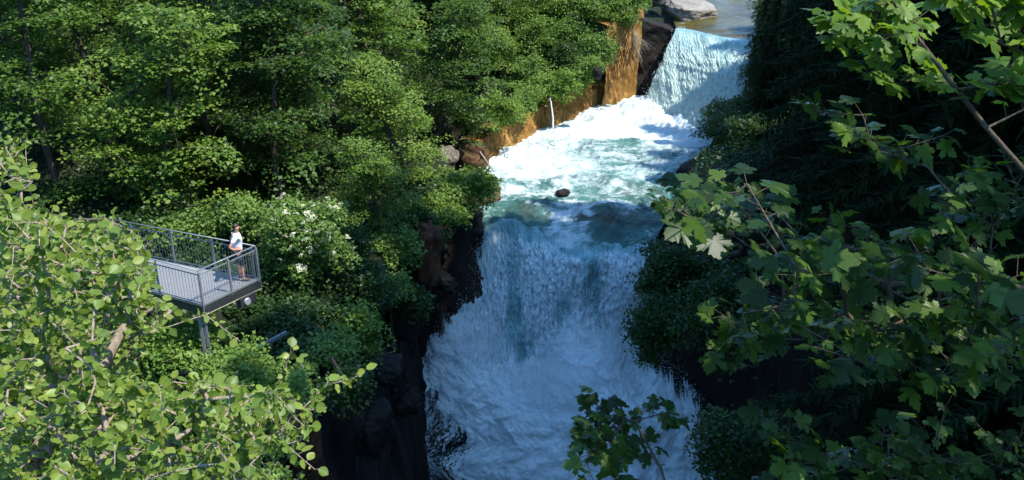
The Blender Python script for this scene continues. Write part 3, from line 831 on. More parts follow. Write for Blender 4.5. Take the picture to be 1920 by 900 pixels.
def maple():
    R = [(0, 0), (.12, -.1), (.27, -.13), (.33, -.04), (.46, -.03), (.40, .07), (.36, .14), (.50, .22), (.66, .24), (.62, .34), (.70, .46), (.56, .45), (.47, .52),
         (.36, .45), (.24, .40), (.30, .55), (.36, .68), (.24, .70), (.20, .84), (.11, .86), (0, 1)]
    hi = {6: .05, 14: .06, 0: .0, 13: .03}
    def zz(i, x, y): return hi.get(i, 0) - .16 * (x * x + (y - .2) ** 2) - .06 * abs(x)
    v = [[0, .18, .0]]
    r = [[x, y, zz(i, x, y)] for i, (x, y) in enumerate(R)]
    l = [[-x, y, zz(i, x, y)] for i, (x, y) in enumerate(R)][1:-1]
    n = len(r); v = v + r + l
    f = [[0, i + 1, i + 2] for i in range(n - 1)]
    li = [1] + [n + 1 + k for k in range(len(l))] + [n]
    f += [[0, li[i + 1], li[i]] for i in range(len(li) - 1)]
    return np.array(v), f


def feather():
    """spruce branchlet: flat toothed finger"""
    v = [[0, 0, 0]]; n = 6
    rr, ll = [], []
    for i in range(n):
        y = (i + .6) / n; w = .15 * (1 - .55 * y)
        rr += [[w, y, -.06 * y], [w * .45, y + .04, -.06 * y]]; ll += [[-w, y, -.06 * y], [-w * .45, y + .04, -.06 * y]]
    v = [[0, 0, 0]] + rr + [[0, 1.06, -.1]] + ll
    m = len(rr); f = []
    idr = [0] + list(range(1, m + 1)) + [m + 1]; idl = [0] + list(range(m + 2, 2 * m + 2)) + [m + 1]
    f = [[0, idr[1], idl[1]]] + [[idr[i], idr[i + 1], idl[i + 1], idl[i]] for i in range(1, m)] + [[idr[m], m + 1, idl[m]]]
    return np.array(v), f


TPL = {'kite': kite(), 'ovate': ovate(), 'maple': maple(), 'feather': feather()}


def leaves(name, pos, nrm, drc, size, tpl, mat, parent=None, var=None, bend=None, wide=None, **tags):
    tv, tf = TPL[tpl]
    n = len(pos); k = len(tv)
    nrm = nrm / (np.linalg.norm(nrm, axis=1, keepdims=True) + 1e-9)
    drc = drc - nrm * np.sum(drc * nrm, axis=1, keepdims=True)
    drc = drc / (np.linalg.norm(drc, axis=1, keepdims=True) + 1e-9)
    sx = np.cross(drc, nrm)
    if bend is None: bend = 1 + 0 * size
    if wide is None: wide = 1 + 0 * size
    t = tv[None] * np.stack([wide, 1 + 0 * wide, bend], 1)[:, None, :]
    v = pos[:, None, :] + size[:, None, None] * (t[..., 0:1] * sx[:, None] + t[..., 1:2] * drc[:, None] + t[..., 2:3] * nrm[:, None])
    fl = np.array([i for f in tf for i in f]); cn = np.array([len(f) for f in tf])
    ff = (fl[None] + (np.arange(n) * k)[:, None]).ravel()
    var = rng.random(n) if var is None else var
    uv = np.tile(tv[:, :2], (n, 1))
    return mesh_np(name, v.reshape(-1, 3), ff, np.tile(cn, n), mat, parent, uv=uv, attrs={'var': np.repeat(var, k)}, **tags)


def grow(chain, targets, step=0.35, jit=0.12, lift=0.0, bias=0.6):
    """connect targets to the nearest piece of the growing tree; returns nodes, parents, tips"""
    nodes = [np.array(p, float) for p in chain]; par = [-1] + list(range(len(chain) - 1))
    root = nodes[0]; mids = np.array(chain)
    dm = np.min(np.linalg.norm(targets[:, None] - mids[None], axis=2), axis=1)
    order = np.argsort(dm); tips = []
    for ti in order:
        T = targets[ti]; A = np.array(nodes)
        d = np.linalg.norm(A - T, axis=1)
        c = d - bias * 0.3 * (T[2] - A[:, 2]) * 0.3
        j = int(np.argmin(c)); p0 = A[j]; L = d[j]
        n = max(int(L / step), 1); prev = j
        for i in range(1, n + 1):
            t = i / n
            q = p0 + (T - p0) * t
            if i < n: q = q + rng.normal(0, jit * step, 3) + np.array([0, 0, lift * L * math.sin(math.pi * t)])
            nodes.append(q); par.append(prev); prev = len(nodes) - 1
        tips.append((ti, prev))
    return np.array(nodes), np.array(par), tips


def limb_mesh(name, nodes, par, tips, r0, mat, parent=None, expo=0.5, rmax=None, n=6, minr=0.0, extra=None, **tags):
    cnt = np.zeros(len(nodes))
    for _, t in tips: cnt[t] += 1
    for i in range(len(nodes) - 1, 0, -1):
        if par[i] >= 0: cnt[par[i]] += cnt[i]
    cnt = np.maximum(cnt, 1); r = r0 * cnt ** expo
    if rmax: r = np.minimum(r, rmax)
    idx = np.where(par >= 0)[0]
    idx = idx[r[idx] >= minr]
    a = nodes[par[idx]]; b = nodes[idx]; ra = np.minimum(r[par[idx]], r[idx] * 1.5); rb = r[idx]
    if extra is not None and len(extra[0]):
        a = np.concatenate([a, extra[0]]); b = np.concatenate([b, extra[1]]); e = np.full(len(extra[0]), extra[2]); ra = np.concatenate([ra, e]); rb = np.concatenate([rb, e])
    d = b - a; ln = np.linalg.norm(d, axis=1, keepdims=True) + 1e-9; d = d / ln; b = b + d * rb[:, None] * 0.3
    up = np.where(np.abs(d[:, 2:3]) < .9, np.array([[0, 0, 1.0]]), np.array([[1.0, 0, 0]]))
    x = np.cross(d, up); x /= np.linalg.norm(x, axis=1, keepdims=True); y = np.cross(d, x)
    ang = np.arange(n) / n * 2 * np.pi
    ring = np.cos(ang)[None, :, None] * x[:, None] + np.sin(ang)[None, :, None] * y[:, None]
    v = np.concatenate([a[:, None] + ring * ra[:, None, None], b[:, None] + ring * rb[:, None, None]], 1)
    k = np.arange(n); q = np.stack([k, (k + 1) % n, (k + 1) % n + n, k + n], 1)
    ff = (q[None] + (np.arange(len(a)) * 2 * n)[:, None, None]).reshape(-1, 4)
    return mesh_np(name, v.reshape(-1, 3), ff.ravel(), np.full(len(ff), 4), mat, parent, smooth=True, **tags)


def spray_leaves(cent, R, n, flat=0.10, droop=0.25, tilt=0.4, lean=None):
    """flat leafy sprays around the centres"""
    m = len(cent); c = np.repeat(cent, n, 0); Rr = np.repeat(R, n)
    a = rng.random(m * n) * 2 * np.pi; r = np.sqrt(rng.random(m * n)) * (0.75 + 0.35 * np.repeat(rng.random(m), n))
    stretch = np.repeat(0.7 + 0.6 * rng.random(m), n); ph = np.repeat(rng.random(m) * 6.28, n)
    dx = np.cos(a) * r * stretch; dy = np.sin(a) * r / stretch
    ox = dx * np.cos(ph) - dy * np.sin(ph); oy = dx * np.sin(ph) + dy * np.cos(ph)
    pos = c + np.stack([ox * Rr, oy * Rr, -droop * Rr * r * r + rng.normal(0, flat, m * n) * Rr], 1)
    ln = np.repeat(rng.normal(0, .18, (m, 2)), n, 0)
    pos[:, 2] += (ln[:, 0] * ox + ln[:, 1] * oy) * Rr
    nr = np.stack([0.5 * ox * droop - ln[:, 0], 0.5 * oy * droop - ln[:, 1], 1 + 0 * ox], 1) + rng.normal(0, tilt, (m * n, 3))
    dr = np.stack([ox, oy, -0.15 + 0 * ox], 1) + rng.normal(0, .5, (m * n, 3))
    return pos, nr, dr


def broadleaf(seed, H, Rc, base, nspray, nleaf, leaf, mat, parent, lean=(0, 0), sprayR=(0.7, 1.3), trunk_r=0.16, tilt=.4):
    """tree at the origin, crown with layered sprays; children trunk and crown"""
    global rng
    rng = np.random.default_rng(seed)
    k = 7
    ch = [np.array([lean[0] * (t / k) ** 1.5 + 0.12 * math.sin(t * 1.3 + seed), lean[1] * (t / k) ** 1.5 + 0.12 * math.cos(t * 1.1 + seed), H * 0.82 * t / k - 0.4]) for t in range(k + 1)]
    pts = []
    while len(pts) < nspray:
        a = rng.random() * 2 * math.pi; t = rng.random() ** 0.9
        z = base + (H - base) * t
        prof = (0.55 + 0.45 * math.sin(min(t * 1.25 + 0.15, 1) * math.pi)) if t < .8 else (1 - t) / .2 * .75 + .12
        lob = 0.72 + 0.42 * math.sin(a * 3 + z * 1.2 + seed) * math.sin(z * 1.7 + seed * 2)
        r = Rc * prof * lob * (0.35 + 0.65 * rng.random() ** 0.5)
        f = t ** 1.5
        pts.append([lean[0] * f + r * math.cos(a), lean[1] * f + r * math.sin(a), z - 0.12 * r])
    pts = np.array(pts)
    nodes, par, tips = grow(ch, pts, 0.5, 0.12, 0.06)
    limb_mesh('trunk', nodes, par, tips, 0.016, M['bark'], parent, expo=0.5, rmax=trunk_r, n=6)
    R = sprayR[0] + (sprayR[1] - sprayR[0]) * rng.random(nspray)
    pos, nr, dr = spray_leaves(pts, R, nleaf, tilt=tilt, flat=.075)
    sz = leaf * (0.6 + 0.6 * rng.random(len(pos)))
    var = np.clip(np.repeat(rng.random(nspray), nleaf) * 0.6 + rng.random(len(pos)) * 0.4, 0, 1)
    leaves('crown', pos, nr, dr, sz, 'kite', mat, parent, var=var)


def copy_tree(src, loc, rotz, s, label, cat, group, crown_mat=None):
    o = src.copy(); COL.objects.link(o); o.location = loc; o.rotation_euler = (0, 0, rotz); o.scale = (s, s, s)
    tag(o, label, cat, group)
    for c in src.children:
        d = c.copy(); COL.objects.link(d); d.parent = o
    return o


# ------------------------------------------------------------------ left bank forest
PROTO = []
spec = [  # seed, H, Rc, base, nspray, nleaf, leaf, lean
    (101, 10.5, 3.8, 1.6, 84, 170, 0.18, (1.2, -0.6)),
    (102, 12.5, 3.5, 2.4, 88, 165, 0.17, (0.5, 0.4)),
    (103, 8.0, 3.2, 0.9, 72, 170, 0.16, (1.5, -1.0)),
    (104, 14.0, 4.0, 3.4, 92, 170, 0.18, (-0.6, -0.3)),
]
FG = 'leafy trees massed on the left bank'
placed = []


def put_tree(k, x, y, rz, s, label, cat='tree', group=FG, sink=0.2, z=None):
    loc = (x, y, (tz(x, y) if z is None else z) - sink)
    if k >= len(PROTO) or PROTO[k] is None:
        while len(PROTO) <= k: PROTO.append(None)
        sd_, H, Rc, base, ns, nl, lf, lean = spec[k]
        o = empty('maple_tree', (0, 0, 0), label, cat, group)
        broadleaf(sd_, H, Rc, base, ns, nl, lf, M['maple_far'], o, lean)
        PROTO[k] = o; o.location = loc; o.rotation_euler = (0, 0, rz); o.scale = (s, s, s)
    else:
        o = copy_tree(PROTO[k], loc, rz, s, label, cat, group)
    placed.append((x, y)); return o


def px_x(px, y, z): # world x for a picture column at a distance
    d = CF[1] * y - CF[2] * (-z) * -1
    depth = y * CF[1] + z * CF[2]
    return (px - 960) / F * depth


KEY = [  # px, y, proto, rot, scale, label
    (300, 33.5, 2, 0.2, 1.05, 'broad sunlit maple with layered boughs right behind the platform railing'),
    (395, 39.5, 0, 5.6, 1.0, 'sunlit maple reaching its long boughs out to the right above the platform'),
    (110, 33, 1, 1.0, 0.95, 'tall maple with a dark leaning trunk at the far left edge'),
    (560, 45, 2, 3.0, 1.1, 'rounded maple in half shade left of centre above the white flowered shrub'),
    (690, 47, 0, 2.2, 1.0, 'dense maple in the middle of the left bank with bright lower boughs'),
    (815, 50, 2, 0.9, 1.0, 'bushy maple at the right end of the forest before the ochre wall'),
    (760, 41, 2, 4.1, 0.8, 'low dark maple leaning over the gorge left of the pool'),
    (700, 36.5, 2, 5.2, 0.62, 'small maple overhanging the gorge wall by the reddish rock column'),
    (650, 60, 1, 3.3, 1.0, 'tall maple far back whose top is cut by the upper edge, left of centre'),
    (900, 62, 3, 2.3, 0.9, 'tall maple far back above the green bushes of the pool wall'),
    (1035, 66, 1, 0.4, 1.0, 'bright green maple at the top edge left of the orange pier'),
    (1110, 63, 2, 1.4, 0.95, 'light green tree hanging over the orange pier'),
    (960, 72, 0, 1.9, 1.2, 'farthest maple behind the trees above the pool wall'),
    (1170, 76, 0, 4.4, 1.0, 'dark tree at the top edge directly above the rock pier'),
]
for px, y, k, rz, s, lab in KEY:
    x = px_x(px, y, -14); put_tree(k, x, y, rz, s, lab)
r2 = np.random.default_rng(5)
cand = []
for _ in range(4000):
    y = 31 + 50 * r2.random() ** 0.85; px = -120 + 1050 * r2.random()
    x = px_x(px, y, -13)
    if x > np.interp(y, rim_y, rim_x) - 2.2: continue
    if y < 36 and -22 < x < -6: continue        # clearing of the platform and its walkway
    if px > 700 and y < 56: continue
    if min([math.hypot(x - a, y - b) for a, b in placed]) < 3.7: continue
    px2 = 960 + F * x / (y * CF[1] - CF[2] * -13 * -1 + 0) if False else px
    side = 'far left' if px < 200 else 'left' if px < 480 else 'middle' if px < 760 else 'right'
    dist = 'front rows' if y < 42 else 'middle rows' if y < 55 else 'back rows'
    put_tree(int(r2.integers(0, 4)), x, y, r2.random() * 6.28, 0.8 + 0.4 * r2.random(),
             'leafy maple in the %s of the forest, %s part of the left bank' % (dist, side))
    if len(placed) > 74: break

# undergrowth carpet on the banks: nobody could count its leaves
def undergrowth(name, xr_, yr_, n, h, size, mat, dens_k, label, side, keep=None):
    x = xr_[0] + (xr_[1] - xr_[0]) * rng.random(n); y = yr_[0] + (yr_[1] - yr_[0]) * rng.random(n)
    z = terrain(x, y)
    e = 0.15; sx = (terrain(x + e, y) - z) / e
    if side == 'L': ok = x < np.interp(y, rim_y, rim_x) + 0.15
    else: ok = x > np.interp(y, yr, xr) + 1.2
    cl = fbm(np.stack([x, y, 0 * x], 1) * 0.55, 3, dens_k)
    ok &= (cl > -0.42 + 0.3 * rng.random(n))
    if keep is not None: ok &= keep(x, y)
    x, y, z, cl = x[ok], y[ok], z[ok], cl[ok]; m = len(x)
    mound = np.clip(0.35 + 1.3 * cl + 0.5 * fbm(np.stack([x, y, 0 * x], 1) * 1.6, 2, dens_k + 3), 0.05, 1.4)
    pos = np.stack([x, y, z + h * mound * (1 - 0.35 * rng.random(m) ** 2)], 1)
    nr = rng.normal(0, .5, (m, 3)) + [0.15, -0.1, 1]; dr = rng.normal(0, 1, (m, 3))
    return leaves(name, pos, nr, dr, size * (0.6 + 0.7 * rng.random(m)), 'kite', mat, var=np.clip(0.5 + cl * .5 + rng.normal(0, .2, m), 0, 1), kind='stuff', label=label)


clear = lambda x, y: ~((y > 45) & (x > np.interp(y, rim_y, rim_x) - 1.0))
undergrowth('undergrowth', (-14, -4), (14, 25.5), 60000, 0.9, 0.12, M['bright'], 31, 'bright green undergrowth on the slope below the platform', 'L', clear)
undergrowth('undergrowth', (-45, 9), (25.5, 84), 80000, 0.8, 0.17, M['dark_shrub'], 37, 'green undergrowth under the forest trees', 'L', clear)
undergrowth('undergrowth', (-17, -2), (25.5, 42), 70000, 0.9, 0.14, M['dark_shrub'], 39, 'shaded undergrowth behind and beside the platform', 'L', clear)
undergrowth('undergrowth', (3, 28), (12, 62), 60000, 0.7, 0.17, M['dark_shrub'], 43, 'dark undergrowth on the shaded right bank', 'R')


def shrub(name, c, r, nspray, nleaf, leaf, mat, label, cat='shrub', group=None, seed=0, sprayR=(.3, .6), shell=0.5, tilt=.6, rootdir=None, flat=.22, wood='bark'):
    global rng
    rng = np.random.default_rng(seed + 900)
    c = np.array(c, float); r = np.array(r, float)
    zb = min(tz(c[0], c[1]), c[2]) if rootdir is None else None
    root = np.array([c[0], c[1], zb - 0.2]) if rootdir is None else c + np.array(rootdir)
    o = empty(name, root, label, cat, group)
    pts = []
    while len(pts) < nspray:
        v = rng.normal(0, 1, 3); v /= np.linalg.norm(v)
        rr = shell + (1 - shell) * rng.random() ** 0.6
        lob = 0.78 + 0.42 * math.sin(3.1 * v[0] * 2 + seed) * math.sin(v[2] * 4 + seed * 1.7) + 0.12 * math.sin(v[1] * 9 + seed)
        if v[2] < -0.55 and rootdir is None: continue
        pts.append(c + v * r * rr * lob)
    pts = np.array(pts) - root
    top = c - root
    ch = [top * t * 0.8 for t in np.linspace(0, 1, 5)]
    nodes, par, tips = grow(ch, pts, 0.4, 0.15, 0.03)
    limb_mesh('stem', nodes, par, tips, 0.010, M[wood], o, n=5)
    R = sprayR[0] + (sprayR[1] - sprayR[0]) * rng.random(nspray)
    pos, nr, dr = spray_leaves(pts, R, nleaf, flat=flat, tilt=tilt, droop=.3)
    var = np.clip(np.repeat(rng.random(nspray), nleaf) * 0.6 + rng.random(len(pos)) * 0.4, 0, 1)
    leaves('foliage', pos, nr, dr, leaf * (0.6 + 0.6 * rng.random(len(pos))), 'kite', mat, o, var=var)
    return o, pts


WG = 'bushes along the top of the ochre wall'
shrub('shrub', P(1030, 158, y=57.0), (1.9, 1.3, 1.1), 110, 75, .12, M['bright'], 'light green bush spilling over the middle of the ochre wall', group=WG, seed=1, rootdir=(-1, 1.6, -.9))
shrub('shrub', P(935, 203, y=52.6), (1.7, 1.3, 1.0), 100, 75, .12, M['bright'], 'light green bush hanging over the near end of the ochre wall', group=WG, seed=2, rootdir=(-1, 1.4, -.8))
shrub('shrub', P(905, 105, y=56.0), (1.3, 1.2, 1.3), 80, 80, .13, M['maple_far'], 'blue-green small tree crown above the near bushes of the wall', group=WG, seed=3, rootdir=(-1, 1.4, -1.8))
shrub('shrub', P(1095, 118, y=58.5), (1.2, 1.0, 0.8), 60, 70, .12, M['elder'], 'low bush between the dark perched boulder and the pier', group=WG, seed=4, rootdir=(-.8, 1.2, -.9))
shrub('shrub', P(1165, 22, y=62.3), (1.5, 1.2, 1.3), 90, 80, .12, M['elder'], 'grey-green bush hanging from the top of the orange pier', seed=5, rootdir=(-.9, .6, -1.4))
shrub('shrub', P(985, 125, y=58.5), (1.5, 1.2, 1.0), 80, 70, .12, M['elder'], 'mid green bush behind the light green ones on the wall', group=WG, seed=6, rootdir=(-.8, 1.2, -1.))
shrub('shrub', P(880, 215, y=50.5), (1.0, 1.0, 0.9), 50, 70, .12, M['dark_shrub'], 'dark bush at the shaded near end of the ochre wall', group=WG, seed=7, rootdir=(-1, 1., -.9))
shrub('shrub', P(870, 350, y=42.5), (1.6, 1.4, 1.0), 100, 70, .15, M['maple_far'], 'dark leafy bush overhanging the left end of the lower lip', seed=8)
shrub('shrub', P(820, 395, y=40.0), (1.2, 1.1, 0.8), 70, 70, .14, M['maple_far'], 'dark leafy bush just above the reddish rock column', seed=9)
shrub('shrub', P(740, 470, y=35.5), (1.0, 1.0, 1.0), 70, 70, .14, M['elder'], 'small sunlit bush clinging to the gorge rim left of the reddish rock', seed=10)
shrub('shrub', P(730, 540, y=33.5), (0.8, 0.8, 0.9), 50, 60, .14, M['elder'], 'leafy bush hanging below the rim in the middle of the gorge wall', seed=11)
shrub('shrub', P(620, 650, y=25.5), (0.75, 0.7, 0.6), 40, 60, .12, M['elder'], 'small leafy bush at the dark rim right of the platform support', seed=12)
shrub('shrub', P(560, 590, y=28.0), (1.2, 1.0, 0.8), 60, 70, .12, M['dark_shrub'], 'shaded bush under the white flowered shrub', seed=13)
shrub('shrub', P(450, 405, y=31.5), (1.2, 1.0, .9), 70, 70, .13, M['elder'], 'leafy bush just behind the railing beside the standing person', seed=14)
shrub('shrub', P(340, 440, y=31.0), (1.5, 1.0, .9), 80, 70, .13, M['elder'], 'leafy bush behind the railing at the walkway end', seed=15)
shrub('shrub', P(430, 700, y=22.5), (1.4, 1.2, .55), 80, 70, .12, M['bright'], 'low bright green bush at the foot of the platform support', seed=16)
shrub('shrub', P(330, 640, y=24.5), (1.1, 1.1, .6), 70, 70, .12, M['bright'], 'low bright green bush left of the platform support', seed=17)
shrub('shrub', P(985, 182, y=54.8), (1.2, .9, .7), 60, 70, .11, M['elder'], 'small bush drooping over the ochre wall between the two light green ones', group=WG, seed=41, rootdir=(-.6, 1.2, -.1))
shrub('shrub', P(1085, 150, y=58.6), (.9, .7, .6), 40, 70, .11, M['bright'], 'small light bush drooping over the wall just left of the perched boulder', group=WG, seed=42, rootdir=(-.6, 1.2, -.1))
HB = 'bushes on the slope above the pool wall'
for k, (px, py, y, rr, mt, lab) in enumerate([
    (1065, 60, 61.5, 1.6, 'elder', 'bright bush on the slope left of the hanging roots'), (1005, 70, 61.0, 1.6, 'maple_far', 'green bush on the slope above the middle of the ochre wall'),
    (1120, 85, 59.8, 1.1, 'elder', 'bush just left of the orange pier'), (1040, 15, 63.5, 1.9, 'bright', 'bright bush near the top edge above the ochre wall'),
    (1110, 15, 62.5, 1.7, 'elder', 'bush at the top edge left of the grey-green hanging one'), (960, 25, 62.5, 1.9, 'maple_far', 'green bush near the top edge beside the forest'),
    (1185, -20, 63.5, 1.5, 'elder', 'bush cut by the top edge above the dark recess'), (1065, 100, 59.2, 1.0, 'dark_shrub', 'dark bush in the hollow above the ochre wall'),
    (930, 85, 59.0, 1.5, 'maple_far', 'bush at the forest margin above the near end of the wall')]):
    shrub('shrub', P(px, py, y=y), (rr, rr * .8, rr * .85), int(60 * rr), 75, .14, M[mt], lab, group=HB, seed=50 + k, sprayR=(.4, .8), rootdir=(-.5, 1.2, -1.2))
for k, (px, py, y, rr, mt, lab) in enumerate([
    (690, 540, 31.0, 1.1, 'dark_shrub', 'dark bush hanging down the gorge wall right of the elder'), (665, 620, 28.0, 0.9, 'maple_far', 'leafy bush on the dark gorge wall below the elder'),
    (765, 560, 34.5, 0.8, 'dark_shrub', 'dark bush low on the gorge wall left of the falls'), (640, 480, 32.5, 1.2, 'dark_shrub', 'shaded bush behind the right side of the elder'),
    (790, 430, 38.0, 1.1, 'maple_far', 'leafy bush on the rim above the reddish rock column'), (650, 720, 23.0, 0.5, 'dark_shrub', 'small dark tuft on the gorge wall above the alder shoot')]):
    shrub('shrub', P(px, py, y=y), (rr, rr * .8, rr * 1.1), int(75 * rr), 70, .13, M[mt], lab, group='bushes hanging on the left gorge wall', seed=70 + k, rootdir=(-rr, .6, .5), sprayR=(.3, .6), tilt=.7)
# elder with cream flower heads
eo, ep = shrub('elder_shrub', P(575, 455, y=30.5), (1.55, 1.5, 2.0), 230, 80, .12, M['elder'], 'tall elder shrub dotted with cream white flower heads right of the platform', seed=20, sprayR=(.25, .5))
er = np.random.default_rng(3)
fm = None
top = np.array(sorted(ep, key=lambda p: -(p @ np.array([0.35, -0.75, 0.5])))[:150])
for i in er.choice(len(top), 90, replace=False):
    p = top[i] + np.array([0.10, -0.42, 0.38]) + er.normal(0, .1, 3)
    if fm is None:
        m_ = 46; a = er.random(m_) * 6.28; r_ = np.sqrt(er.random(m_)) * 0.11
        pos = np.stack([r_ * np.cos(a), r_ * np.sin(a), 0.02 - 2.2 * r_ * r_ + 0.012 * er.normal(0, 1, m_)], 1)
        fm = leaves('flower_head', pos, er.normal(0, .3, (m_, 3)) + [0, 0, 1], er.normal(0, 1, (m_, 3)), 0.025 + 0.012 * er.random(m_), 'kite', M['petal'], eo)
        c = fm
    else:
        c = fm.copy(); COL.objects.link(c); c.parent = eo
    c.location = p; c.rotation_euler = (er.normal(0.25, .35), er.normal(0.15, .3), er.random() * 6); s = 0.7 + .5 * er.random(); c.scale = (s, s, s)

# hanging dead roots and twigs on the orange pier
b = MB()
for i in range(46):
    p = P(1135 + 50 * er.random(), 62 + 35 * er.random(), y=60.05 - 0.25 * er.random()); pts = [p]
    d = np.array([er.normal(0.05, .18), er.normal(-.05, .08), -1.0])
    for k in range(6):
        d = d + er.normal(0, .22, 3) * [1, .4, .4]; d[2] = min(d[2], -.4); pts.append(pts[-1] + d / np.linalg.norm(d) * 0.42)
    b.tube(pts, [0.028 * (1 - k / 7.5) for k in range(7)], 4)
b.build('hanging_roots', M['root'], label='dark tangle of roots hanging down the orange pier', cat='roots')
b = MB()
for i in range(30):
    p = P(1185, 55 + 30 * er.random(), y=60.4); pts = [p]
    d = np.array([er.uniform(.3, 1.0), -.25, er.normal(-.5, .5)])
    for k in range(5):
        d = d + np.array([0, 0, -.22]) + er.normal(0, .2, 3); pts.append(pts[-1] + d / np.linalg.norm(d) * 0.3)
    b.tube(pts, [0.018 * (1 - k / 6.5) for k in range(6)], 4)
b.build('dead_branches', M['deadwood'], label='bleached bare twigs sticking out beside the dark rock recess', cat='branches')

# ------------------------------------------------------------------ right bank: spruces and dark bushes
def spruce_proto(seed, H, R0, label, group, dz=0.42):
    global rng
    rng = np.random.default_rng(seed)
    o = empty('spruce_tree', (0, 0, 0), label, 'spruce', group)
    b = MB(); b.tube([(0, 0, -0.6), (0.03, 0, H * .3), (0, 0.04, H * .7), (0, 0, H)], [0.24 * H / 18, .18 * H / 18, .09 * H / 18, 0.02], 8)
    b.build('trunk', M['bark'], o, smooth=True)
    A, Bq, pos, nr, dr, sz = [], [], [], [], [], []
    z = 0.9
    while z < H - 0.2:
        t = z / H; L = R0 * (1 - t) ** 0.8 * (0.8 + .3 * rng.random()) + 0.15
        nb = 6 + int(rng.random() * 2); ph = rng.random() * 6
        for k in range(nb):
            a = ph + k * 6.283 / nb + rng.normal(0, .15); l = L * (0.75 + .4 * rng.random())
            nseg = max(int(l / 0.28), 2); p = np.array([0, 0, z + rng.normal(0, .08)]); d0 = np.array([math.cos(a), math.sin(a), 0])
            for s in range(nseg):
                u_ = (s + 1) / nseg; slope = -0.15 - 0.55 * math.sin(u_ * 2.2) + 0.6 * max(u_ - .7, 0)
                q = p + (d0 + np.array([0, 0, slope])) * l / nseg
                A.append(p); Bq.append(q)
                side = np.array([-d0[1], d0[0], 0])
                for sg in (-1, 1):
                    bl = 0.20 + 0.55 * (1 - u_) * min(l, 2.5) / 2.5
                    for j in range(3):
                        pp = p + (q - p) * (j * .33 + .16)
                        dd = side * sg * (0.8 + .2 * rng.random()) + d0 * 0.55 + np.array([0, 0, -0.35 - 0.7 * rng.random() * (1 - u_)])
                        pos.append(pp); dr.append(dd); nr.append(np.array([0, 0, 1]) + rng.normal(0, .35, 3)); sz.append(bl * (0.85 + .5 * rng.random()))
                        if rng.random() < .8:      # hanging branchlet
                            pos.append(pp + side * sg * bl * .4 * rng.random()); dr.append(np.array([rng.normal(0, .25), rng.normal(0, .25), -1])); nr.append(d0 + rng.normal(0, .5, 3)); sz.append(0.25 + .3 * rng.random())
                p = q
            pos.append(p); dr.append(d0 + np.array([0, 0, -.1])); nr.append(np.array([0, 0, 1.0])); sz.append(.4)
        z += dz + 0.12 * rng.random()
    A = np.array(A); Bq = np.array(Bq)
    nn = np.concatenate([[A[0]], [A[0] + 0.01]])
    limb_mesh('branches', nn, np.array([-1, 0]), [(0, 1)], 0.006, M['sprbark'], o, n=4, extra=(A, Bq, 0.007))
    leaves('crown', np.array(pos), np.array(nr), np.array(dr), np.array(sz), 'feather', M['spruce'], o)
    return o


SG = 'spruces on the shaded right bank'
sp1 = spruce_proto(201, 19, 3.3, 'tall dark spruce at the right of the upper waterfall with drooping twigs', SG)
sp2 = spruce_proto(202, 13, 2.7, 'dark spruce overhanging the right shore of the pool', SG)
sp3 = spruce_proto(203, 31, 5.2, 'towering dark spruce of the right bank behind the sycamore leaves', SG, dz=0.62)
used1 = used2 = used3 = False
SPR = [ # which, x, y, scale, label
    (2, 17.2, 58.5, 0.62, 'spruce whose drooping tip hangs beside the upper lip'),
    (2, 14.6, 49.6, 0.66, 'spruce overhanging the right side of the upper waterfall'),
    (2, 14.0, 46.2, 0.62, 'spruce standing behind the dark boulder on the pool shore'),
    (2, 18.4, 53.5, 1.05, None), (2, 16.4, 47.5, 0.95, None), (2, 14.1, 52.8, 0.58, 'slim spruce squeezed between the upper waterfall and the darker bank'), (2, 15.2, 56.8, 0.55, 'small spruce on the bank right behind the upper lip'), (2, 12.9, 47.0, 0.55, 'small spruce leaning to the pool above the dark boulder'), (2, 21.0, 58.5, 0.65, None), (2, 25.0, 60.0, 0.7, None), (2, 20.5, 48.5, 1.2, None),
    (1, 14.8, 40.2, 1.1, 'tall spruce right above the lower lip'),
    (1, 13.6, 35.8, 1.5, 'tall spruce on the right bank above the dark hanging bush'),
    (1, 17.2, 37.0, 1.55, None), (1, 16.0, 32.8, 1.6, None), (1, 12.4, 31.0, 1.35, 'nearest tall spruce at the edge of the right gorge wall'),
    (1, 20.0, 33.0, 1.7, None), (1, 18.5, 39.0, 1.1, None), (1, 12.6, 27.2, 1.55, None), (1, 15.5, 28.5, 1.75, None), (1, 11.6, 23.0, 1.5, None), (1, 15.0, 21.8, 1.75, None), (1, 17.0, 24.0, 1.9, None),
    (1, 22.0, 36.0, 1.2, None), (2, 25.0, 47.0, 1.0, None), (1, 14.6, 30.2, 1.85, None), (1, 18.6, 30.0, 2.05, None), (1, 16.4, 35.6, 1.8, None), (1, 14.9, 25.2, 1.9, None), (1, 10.2, 19.0, 1.55, None), (1, 14.0, 18.5, 1.85, None), (1, 18.5, 18.0, 2.0, None), (1, 11.2, 13.5, 1.5, None), (1, 15.5, 12.5, 1.9, None), (1, 19.5, 13.0, 2.0, None), (1, 20.5, 22.5, 1.9, None),
]
for w, x, y, s, lab in SPR:
    if w == 1 and s > 1.3: w = 3; s = s / 1.63
    src = {1: sp1, 2: sp2, 3: sp3}[w]
    z = tz(x, y) - 0.3; rz = er.random() * 6.28
    lab = lab or ('dark spruce deep in the shade of the right bank, %s rows' % ('front' if y < 30 else 'back'))
    if w == 1 and not used1 or w == 2 and not used2 or w == 3 and not used3:
        src.location = (x, y, z); src.rotation_euler = (0, 0, rz); src.scale = (s, s, s); src['label'] = lab
        if w == 1: used1 = True
        elif w == 2: used2 = True
        else: used3 = True
    else: copy_tree(src, (x, y, z), rz, s, lab, 'spruce', SG)

